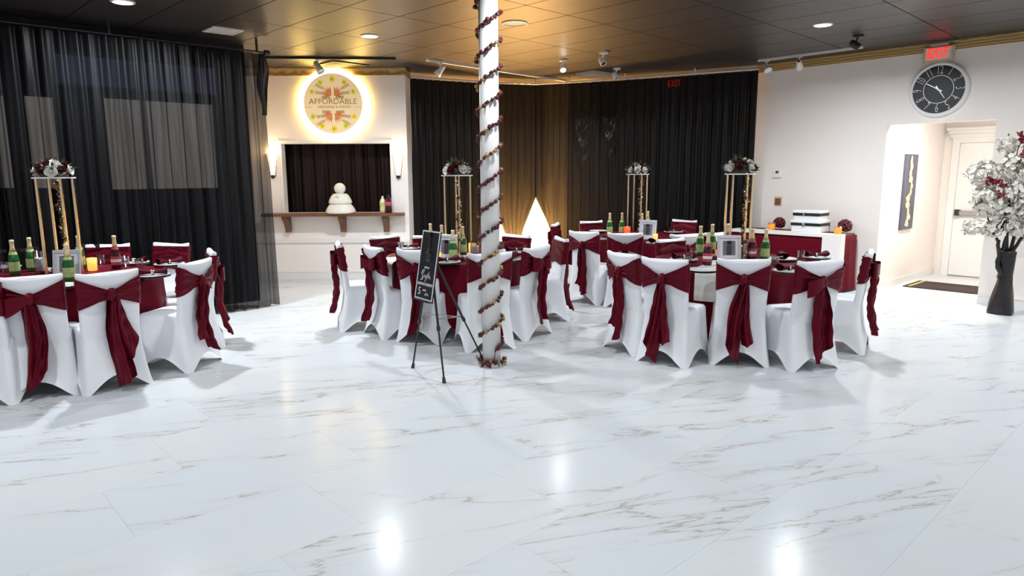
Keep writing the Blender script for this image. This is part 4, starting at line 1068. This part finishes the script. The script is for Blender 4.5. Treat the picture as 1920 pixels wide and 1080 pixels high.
def pumpkin(name, r, h, z):
    pr = [(r*.93, z), (r, z+h*.06), (r*.99, z+h*.20), (r*.92, z+h*.42), (r*.78, z+h*.7), (r*.6, z+h*.93), (r*.1, z+h)]
    MB().lathe(pr, 48, wob=lambda a, q: 1+.035*abs(math.sin(6*a))).obj(name, 'stone_white', or_, True)
pumpkin('bottom_tier', .22, .17, 0); pumpkin('middle_tier', .17, .16, .145)
MB().lathe([(.085*math.sin(PI*i/12)+.001, .375-.085*math.cos(PI*i/12)) for i in range(13)], 24).obj('top_ball', 'stone_white', or_, True)
MB().disc(0, .28, .025, -.172, 10).obj('medallion', 'linen_white', or_)
def soda(x, m1, m2, lbl, r, h):
    t = thing('soft_drink_bottle', lbl, 'bottle', (x, YB-.11, SZ))
    MB().lathe([(r*.8, 0), (r, .01), (r, h*.25), (r*.92, h*.32), (r, h*.42), (r, h*.62), (r*.75, h*.78), (r*.3, h*.9), (r*.28, h*.94)], 20).obj('bottle_body', m1, t, True)
    MB().lathe([(r*.34, h*.93), (r*.34, h), (r*.3, h)], 14).obj('cap', 'label_white' if m2 == 'label_green' else 'black_plastic', t)
    MB().lathe([(r*1.015, h*.40), (r*1.02, h*.62)], 20, cap=False).obj('label_band', m2, t, True)
soda(-1.985, 'drink_yellow', 'label_green', 'pale yellow drink bottle with green label on shelf', .048, .255)
soda(-1.90, 'bottle_red', 'label_red', 'dark red drink bottle at shelf end beside yellow one', .055, .275)

# ------------------------------------------------------------------ easel with black board
f1, f2, f3 = onz(774, 690, 0), onz(833, 718, 0), onz(905, 686, 0)
f3 = Vector((-.25, 5.80, 0))
apex = Vector((-.66, 5.47, .97)); AZ = .97
es = thing('tripod_easel', 'black folding tripod easel standing left of the column', 'easel', (apex.x, apex.y, 0))
off = Vector((apex.x, apex.y, 0))
for f in (f1, f2, f3):
    a = f-off; top = Vector((a.x*.06, a.y*.06, AZ)); mid = a.lerp(top, .42); lo = a.lerp(top, .17)
    lg = MB().tube([a+Vector((0, 0, .012)), mid], .0075).tube([mid, top], .0105).obj('leg', 'black_metal', es)
    MB().tube([mid-(top-a)*.012, mid+(top-a)*.025], .0155).obj('lock_collar', 'black_plastic', lg)
    MB().tube([a+Vector((0, 0, .0)), a.lerp(top, .045)], [.016, .011]).obj('rubber_foot', 'black_plastic', lg)
MB().lathe([(.02, AZ-.04), (.032, AZ-.02), (.032, AZ+.03), (.015, AZ+.045)], 12).obj('head', 'black_plastic', es)
MB().tube([(0, 0, AZ), (0, .03, 1.15)], .011).lathe([(.016, 1.14), (.018, 1.165)], 10, Matrix.Translation((0, .03, 0))).obj('mast', 'black_metal', es)
mid3 = (f3-off).lerp(Vector((0, 0, AZ)), .45)
for f in (f1, f2): MB().tube([(f-off).lerp(Vector((0, 0, AZ)), .5), mid3], .004, 6).obj('brace', 'chrome', es)
# board leans on the two front legs
pl = onz(776, 563, .62); pr_ = onz(818, 570, .62)
u = Vector((f2.x-f1.x, f2.y-f1.y, 0)).normalized(); nfront = Vector((u.y, -u.x, 0))      # towards the room in front
if nfront.y > 0: nfront = -nfront
BW, BH = .285, .56
base_mid = ((f1-off).lerp(Vector((0, 0, AZ)), .64)+(f2-off).lerp(Vector((0, 0, AZ)), .64))/2+off+nfront*.035-u*.03
bd = thing('display_board', 'black welcome board with white border on the easel', 'sign', base_mid)
tilt = math.radians(10)
upv = (Vector((0, 0, 1))*math.cos(tilt)-nfront*math.sin(tilt)); nrm = u.cross(upv)
bd.matrix_world = Matrix.Translation(base_mid) @ Matrix((( u.x, -nrm.x, upv.x, 0), (u.y, -nrm.y, upv.y, 0), (u.z, -nrm.z, upv.z, 0), (0, 0, 0, 1)))
# local frame: x along the board, z up the board, -y is the readable face when nrm points to the viewer
MB().box(-BW/2, BW/2, -.006, .006, 0, BH).obj('panel', 'board_black', bd)
bw = .011
MB().box(-BW/2, BW/2, -.008, -.006, 0, bw).box(-BW/2, BW/2, -.008, -.006, BH-bw, BH).box(-BW/2, -BW/2+bw, -.008, -.006, bw, BH-bw).box(BW/2-bw, BW/2, -.008, -.006, bw, BH-bw).obj('white_border', 'ink_white', bd)
put('lettering', text_mesh('GRADUATION CELEBRATION', .030, 'ink_white', wscale=.60, bold=.0005), bd, (0, -.0075, .125))
st = MB()
for k in range(6): st.box(-.042+k*.014, -.033+k*.014, -.0075, -.0065, .255, .268)
put('lettering', text_mesh('5', .085, 'ink_white', wscale=1.1), bd, (-.075, -.0075, .062))
for k in range(4): st.box(-.02+k*.013, -.012+k*.013, -.0075, -.0065, .070, .084)
for k in range(3): st.box(.02+k*.02, .032+k*.02, -.0075, -.0065, .036+.008*(k % 2), .052+.008*(k % 2))
st.obj('small_print', 'ink_white', bd)
sc_ = [(-.075, .205), (-.06, .235), (-.03, .245), (-.045, .22), (-.06, .195), (-.045, .165), (-.075, .155), (-.06, .17), (-.02, .20), (-.01, .175), (.01, .205), (.015, .18), (-.005, .145), (.02, .19), (.045, .225), (.04, .175), (.06, .20), (.075, .175)]
MB().tube([(x, -.0075, z) for x, z in sc_], .0035, 5).obj('script_lettering', 'ink_white', bd)
for z in (.50, .485, .47): MB().box(-.02, .02, -.0075, -.0065, z, z+.004).obj('emblem_line', 'ink_grey', bd)
MB().disc(0, .40, .026, -.0075, 20, .018).disc(0, .40, .011, -.0076, 14).obj('emblem', 'ink_grey', bd)
MB().box(-.035, .035, -.0075, -.0065, .318, .321).box(-.02, .02, -.0075, -.0065, .308, .311).obj('emblem_line', 'ink_grey', bd)
MB().box(-BW/2+.02, BW/2-.02, -.03, .02, -.014, -.002).obj('ledge', 'black_metal', bd)

# ------------------------------------------------------------------ long table by the right wall
GZ = .80
S0, S1, DEP = -.55, 1.56, .58       # along the wall
gt = thing('long_table', 'rectangular table by the right wall under burgundy cloth', 'table'); gt.matrix_world = MR @ Matrix.Translation((0, -.06-DEP, 0))
MB().box(0.02, S1-.02, .02, DEP-.02, GZ-.03, GZ-.004).obj('tabletop', 'wood', gt)
for x in (.08, S1-.08):
    for y in (.08, DEP-.08): MB().tube([(x, y, 0), (x, y, GZ-.03)], .015).obj('leg', 'chrome', gt)
def drape(x0, x1, y0, y1, z, drop, seed, amp=.02):
    per = [(x0, y0), (x1, y0), (x1, y1), (x0, y1)]; Ls = [x1-x0, y1-y0, x1-x0, y1-y0]; tot = sum(Ls); nu = 160
    def fn(u, v):
        s = u*tot; k = 0
        while k < 3 and s > Ls[k]: s -= Ls[k]; k += 1
        a, b = per[k], per[(k+1) % 4]; t = s/Ls[k]; x = a[0]+(b[0]-a[0])*t; y = a[1]+(b[1]-a[1])*t
        nx, ny = ((0, -1), (1, 0), (0, 1), (-1, 0))[k]
        cx, cy = (x0+x1)/2, (y0+y1)/2
        if v < .2: q = v/.2; return Vector((cx+(x-cx)*q, cy+(y-cy)*q, z))
        q = (v-.2)/.8; f = amp*q*(math.sin(u*tot*15+seed)+.5*math.sin(u*tot*31))+.012*min(1, q*8)+amp*q
        if k == 2: f = min(f, .02)
        return Vector((x+nx*f, y+ny*f, z-drop*q))
    return MB().grid(nu, 14, fn, True)
o = drape(0, S1, 0, DEP, GZ+.002, GZ-.03, 3).obj('tablecloth', 'cloth_red', None, True); o.matrix_world = gt.matrix_world; tag(o, 'burgundy cloth covering the long table by right wall', 'tablecloth')
# white runner lying along the front edge and hanging over the right front corner
rn = MB(); rn.box(-.01, S1+.012, -.02, .20, GZ+.003, GZ+.006); rn.box(S1-.20, S1+.04, -.052, -.047, GZ-.56, GZ+.006)
rn.box(-.01, S1-.2, -.03, -.022, GZ-.035, GZ+.006); rn.box(S1+.034, S1+.040, -.05, .10, GZ-.55, GZ+.006)
o = rn.obj('table_runner', 'linen_white'); o.matrix_world = gt.matrix_world; tag(o, 'white runner hanging over corner of the long table', 'table runner')
def on_long(px, py, z=GZ+.008): return onz(px, py, z)
def wall_table_pos(px, y):      # keep on the table, y from the front edge
    s, z = on_wall(px, 440, A-NR*(.06+DEP-y), DR); return MR @ Vector((max(.08, min(S1-.08, s)), -.06-DEP+y, GZ+.008))
bx = thing('gift_box', 'white two tier gift box with black ribbon bands on long table', 'gift box'); bx.matrix_world = Matrix.Translation(wall_table_pos(1518, .30)) @ Matrix.Rotation(RZ_R, 4, 'Z')
w2 = .20
MB().bbox(-w2, w2, -w2*.8, w2*.8, 0, .15, .01).obj('lower_tier', 'porcelain', bx); MB().bbox(-w2*.92, w2*.92, -w2*.74, w2*.74, .158, .285, .01).obj('upper_tier', 'porcelain', bx)
MB().bbox(-w2-.012, w2+.012, -w2*.8-.012, w2*.8+.012, .125, .16, .005).obj('lower_lid', 'porcelain', bx); MB().bbox(-w2*.92-.01, w2*.92+.01, -w2*.74-.01, w2*.74+.01, .262, .298, .005).obj('upper_lid', 'porcelain', bx)
MB().bbox(-w2-.006, w2+.006, -w2*.8-.006, w2*.8+.006, .085, .125, .004).obj('ribbon', 'board_black', bx); MB().bbox(-w2*.92-.006, w2*.92+.006, -w2*.74-.006, w2*.74+.006, .222, .262, .004).obj('ribbon', 'board_black', bx)
MB().lathe([(.001, .0), (.02, .004), (.024, .012), (.001, .016)], 10, Matrix.Translation((-.02, -w2*.8-.006, .10)) @ Matrix.Rotation(PI/2, 4, 'X')).obj('brooch', 'chrome', bx)
MB().lathe([(.001, .0), (.014, .004), (.016, .010), (.001, .012)], 10, Matrix.Translation((-.03, -w2*.74-.006, .24)) @ Matrix.Rotation(PI/2, 4, 'X')).obj('brooch', 'chrome', bx)
def fball(px, y, lbl, r):
    t = thing('flower_ball', lbl, 'flowers', wall_table_pos(px, y), 0, 'burgundy flower balls on the long table')
    MB().lathe([(r*.8*math.sin(PI*i/10)+.001, r-r*.8*math.cos(PI*i/10)) for i in range(11)], 14).obj('core', 'napkin_red', t)
    for i in range(34):
        z = 1-2*(i+.5)/34; a = i*2.39996; rr = math.sqrt(1-z*z); v = Vector((rr*math.cos(a), rr*math.sin(a), z))
        if z < -.75: continue
        put('rose', SROSE, t, M=Matrix.Translation(Vector((0, 0, r))+v*r*.82) @ aim(v, i) @ Matrix.Scale(r*.30, 4))
fball(1460, .40, 'burgundy flower ball left of the gift box', .085); fball(1600, .36, 'burgundy flower ball at right end of long table', .092)
def ovot(px, y, lbl):
    t = thing('votive_candle', lbl, 'candle', wall_table_pos(px, y), 0, 'orange votives on the long table')
    MB().lathe([(.040, 0), (.046, .005), (.048, .085), (.044, .085), (.042, .05), (.001, .05)], 18, cap=False).obj('votive_cup', 'orange_wax', t, True)
    MB().lathe([(.050, .07), (.050, .10), (.047, .10), (.047, .07)], 18, cap=False).obj('glass_rim', 'clear_glass', t, True)
ovot(1446, .22, 'orange glass votive at left end of long table'); ovot(1576, .14, 'orange glass votive right of the gift box')

# ------------------------------------------------------------------ things on the right wall
def on_right(name, s, z, label, cat): t = thing(name, label, cat); t.matrix_world = MR @ Matrix.Translation((s, 0, z)); return t
s, z = on_wall(1761, 168, A, DR)
ck = on_right('wall_clock', s, z, 'large black faced wall clock with white rim above the doorway', 'clock'); CRD = .335
RX = Matrix.Rotation(PI/2, 4, 'X')
MB().lathe([(CRD, 0), (CRD, .03), (CRD-.01, .045), (CRD-.035, .05), (CRD-.045, .035)], 56, RX, cap=False).obj('rim', 'white_trim', ck, True)
fc = MB().lathe([(CRD-.04, .010), (CRD-.04, .030)], 56, RX).obj('dial', 'board_black', ck)
MB().disc(0, 0, .172, -.0315, 56, .164).obj('dial_ring', 'ink_white', fc)
for h in range(1, 13):
    a = PI/2-h*PI/6; me = text_mesh(str(h), .15, 'ink_white', wscale=.52, bold=-.002)
    flip = PI if 3 < h < 9 else 0
    M = Matrix.Translation((.232*math.cos(a), -.0315, .232*math.sin(a))) @ Matrix.Rotation(-(a-PI/2)+flip, 4, 'Y')
    put('numeral', me, fc, M=M)
def hand(a, L, wd, nm):
    d = Vector((math.cos(a), math.sin(a))); n_ = Vector((-d.y, d.x)); pts = [-d*.05-n_*wd, d*L-n_*wd*.5, d*L+n_*wd*.5, -d*.05+n_*wd]
    MB().add([(p.x, y, p.y) for y in (-.034, -.037) for p in pts], [(0, 1, 2, 3), (7, 6, 5, 4), (0, 4, 5, 1), (1, 5, 6, 2), (2, 6, 7, 3), (3, 7, 4, 0)]).obj(nm, 'silver_frame', fc)
hand(PI/2-50*PI/30, .165, .006, 'minute_hand'); hand(PI/2-(4.85)*PI/6, .135, .007, 'hour_hand')
MB().lathe([(.014, .032), (.014, .042), (.008, .044)], 14, RX).obj('hub', 'silver_frame', fc)
s, z = on_wall(1763, 93, A, DR)
ex = on_right('exit_sign', s, 3.075, 'red lit EXIT sign above the wall clock', 'sign')
MB().bbox(-.17, .17, -.06, -.002, -.105, .085, .008).obj('housing', 'exit_box', ex); MB().box(-.10, .10, -.05, -.01, .085, .118).obj('mount', 'exit_box', ex)
MB().box(-.14, .14, -.066, -.060, -.075, .07).obj('panel', 'linen_white', ex)
o = put('lettering', text_mesh('EXIT', .175, 'exit_red', bold=.003, ext=.002, wscale=.70), ex, (0, -.069, -.004)); o['label'] = 'glowing red EXIT lettering'
s, z = on_wall(1458, 326, A, DR); th = on_right('thermostat', s, z, 'small white thermostat high on right wall by the curtain', 'thermostat')
MB().bbox(-.065, .065, -.028, 0, -.055, .06, .006).obj('case', 'white_trim', th); MB().box(-.02, .025, -.030, -.028, .008, .042).obj('display', 'black_plastic', th)
s, z = on_wall(1459, 377, A, DR); th = on_right('switch_plate', s, z, 'small brass and brown switch plate below the thermostat', 'switch')
MB().bbox(-.06, .06, -.008, 0, -.07, .07, .004).obj('plate', 'exit_box', th); MB().bbox(-.042, .045, -.02, -.008, -.05, .04, .004).obj('button', 'wood', th)
s, z = on_wall(1545, 118, A, DR)
# exit sign seen faintly through the curtain
e2 = thing('exit_sign', 'dim red EXIT sign seen through the back curtain top', 'sign', (2.60, 11.20, 3.02), math.radians(-30.7))
MB().bbox(-.15, .15, -.03, .02, -.09, .08, .006).obj('housing', 'black_plastic', e2)
put('lettering', text_mesh('EXIT', .15, 'exit_far', bold=.002, wscale=.7), e2, (0, -.034, 0))
ar_ = thing('narrow_artwork', 'tall narrow navy canvas with gold brushwork in the corridor', 'painting')
s0, z1_ = on_wall(1688, 288, A+DR*D0, NR); s1, z0_ = on_wall(1704, 430, A+DR*D0, NR)
ar_.matrix_world = MR @ Matrix.Translation((D0, 0, 0)) @ Matrix.Rotation(PI/2, 4, 'Z')     # local x into the corridor, -y towards the passage
sA = on_wall(1690, 360, A+DR*D0, NR)[0]; sB = on_wall(1712, 360, A+DR*D0, NR)[0]; za = on_wall(1700, 289, A+DR*D0, NR)[1]; zb = on_wall(1692, 430, A+DR*D0, NR)[1]
cv = MB().box(sA, sB, -.03, -.001, zb, za).obj('canvas', 'art_navy', ar_)
R = random.Random(9)
for k in range(11):
    t = .08+.84*k/10; zc = zb+(za-zb)*t; rr = (sB-sA)*R.uniform(.10, .26)*(1.2-.6*t); xc = (sA+sB)/2+(sB-sA)*R.uniform(-.12, .12)
    MB().add([(xc+rr*math.cos(2*PI*i/9)*R.uniform(.6, 1.1), -.032-.0004*k, zc+(za-zb)*.055*math.sin(2*PI*i/9)*R.uniform(.7, 1.3)) for i in range(9)], [tuple(range(9))]).obj('brush_mark', 'art_gold', cv)

# ------------------------------------------------------------------ blossom tree in black trunk vase
p = onz(1876, 588, 0); p = Vector((5.66, 7.75, 0))
tr = thing('blossom_tree', 'artificial white blossom tree with red sprigs and black trunk', 'plant', p)
prof = [(.125, 0), (.130, .03), (.118, .12), (.095, .25), (.078, .36), (.066, .46), (.072, .56), (.080, .64), (.085, .72), (.075, .73)]
MB().lathe(prof, 20, wob=lambda a, z: 1+.10*math.sin(3*a+z*7)+.05*math.sin(7*a-z*13)).obj('trunk', 'trunk_black', tr, True)
R = random.Random(12); br = MB(); tips = []
def branch(p0, p1, r0, r1, k=7):
    pts = [p0.lerp(p1, i/k)+Vector((R.uniform(-.02, .02), R.uniform(-.02, .02), 0))*(0 < i < k) for i in range(k+1)]
    br.tube(pts, [r0+(r1-r0)*i/k for i in range(k+1)], 7); return pts
branch(Vector((-.06, 0, .42)), Vector((-.13, -.02, .86)), .032, .018)
stems = [((-.02, 0, .66), (-.10, 0, 1.25)), ((.02, .01, .66), (.10, .02, 1.45)), ((0, -.02, .66), (.26, -.05, 1.15)), ((0, 0, .66), (-.02, .05, 1.6)), ((-.03, 0, .66), (-.22, .03, 1.05))]
nodes = []
for a, b in stems: nodes += branch(Vector(a), Vector(b), .022, .011)
ends = [(-.38, .02, 1.70), (-.30, -.05, 1.30), (-.42, .05, 1.02), (.02, .0, 2.06), (-.05, .03, 1.95), (.34, -.05, 1.75), (.45, .02, 1.35), (.20, .05, 2.0), (-.2, .1, 1.55), (.1, -.12, 1.35), (.3, .1, 1.0), (-.15, -.1, 1.15), (.12, -.05, .98), (.5, 0, 1.7)]
for e in ends:
    e = Vector(e); b0 = min(nodes, key=lambda q: (q-e).length+abs(q.z-e.z+.45)*.8); branch(b0, e, .009, .003); tips.append((b0, e))
br.obj('branch', 'trunk_black', tr, True)
bl = MB(); rd = MB()
def blossom(b, c, v, r):
    M = Matrix.Translation(c) @ aim(v, R.uniform(0, 6))
    for k in range(5):
        a = 2*PI*k/5; ca, sa = math.cos(a), math.sin(a); t = Vector((-sa, ca, 0)); d = Vector((ca, sa, 0))
        b.add([M @ q for q in (Vector((0, 0, 0)), d*r*.6+t*r*.5+Vector((0, 0, r*.25)), d*r*1.05+Vector((0, 0, r*.4)), d*r*.6-t*r*.5+Vector((0, 0, r*.25)))], [(0, 1, 2, 3)])
crown = [((-.36, .0, 1.60), (.20, .14, .13), 120), ((-.10, .02, 1.30), (.26, .20, .24), 330), ((.16, 0, 1.50), (.26, .22, .30), 300), ((.28, 0, 1.20), (.24, .20, .28), 260), ((-.28, 0, 1.32), (.18, .16, .20), 170),
         ((-.38, .03, 1.00), (.14, .10, .09), 60), ((.10, -.05, 1.0), (.16, .12, .13), 90), ((.30, 0, 1.80), (.22, .16, .2), 150), ((-.10, .05, 1.92), (.12, .1, .09), 50), ((-.18, 0, .98), (.14, .1, .09), 60), ((.45, 0, 1.45), (.2, .16, .35), 160), ((.02, 0, 1.68), (.2, .16, .16), 120)]
for c, rr, cnt in crown:
    for i in range(cnt):
        v = rand_dir(R); q = R.uniform(.55, 1)**.6; cc = Vector(c)+Vector((v.x*rr[0], v.y*rr[1], v.z*rr[2]))*q
        blossom(bl, cc, (v+rand_dir(R)*.6).normalized(), R.uniform(.026, .04))
o = bl.obj('white_blossom', 'blossom_white', tr, True); o['kind'] = 'stuff'
def sprig(p0, p1, cnt):
    br2 = MB().tube([p0, p0.lerp(p1, .5)+Vector((.01, 0, 0)), p1], .004, 5).obj('red_stem', 'trunk_black', tr)
    for i in range(cnt):
        c = p0.lerp(p1, .25+.75*R.random())+rand_dir(R)*R.uniform(.01, .05); blossom(rd, c, rand_dir(R), R.uniform(.018, .028))
sprig(Vector((.0, -.1, 1.62)), Vector((.0, -.12, 2.14)), 34); sprig(Vector((.02, -.1, 1.85)), Vector((.20, -.12, 2.14)), 34); sprig(Vector((.02, -.1, 1.85)), Vector((-.09, -.12, 2.05)), 22); sprig(Vector((.05, -.1, 1.9)), Vector((.26, -.1, 1.98)), 22)
sprig(Vector((-.16, -.14, 1.45)), Vector((-.42, -.15, 1.53)), 36); sprig(Vector((.05, -.22, 1.1)), Vector((.02, -.24, 1.25)), 16); sprig(Vector((.02, -.2, 1.62)), Vector((.14, -.22, 1.70)), 16); sprig(Vector((-.2, -.15, 1.33)), Vector((-.34, -.15, 1.38)), 7); sprig(Vector((.12, -.22, 1.35)), Vector((.16, -.22, 1.48)), 8)
o = rd.obj('red_blossom', 'blossom_red', tr, True); o['kind'] = 'stuff'
lv = MB()
for i in range(90):
    c, rr, _ = R.choice(crown); v = rand_dir(R); leaf(lv, Vector(c)+Vector((v.x*rr[0], v.y*rr[1], v.z*rr[2]))*.95, v+rand_dir(R)*.5, Vector((0, 0, 1)), .045, .018)
lv.obj('leaf', 'leaf_green', tr)['kind'] = 'stuff'
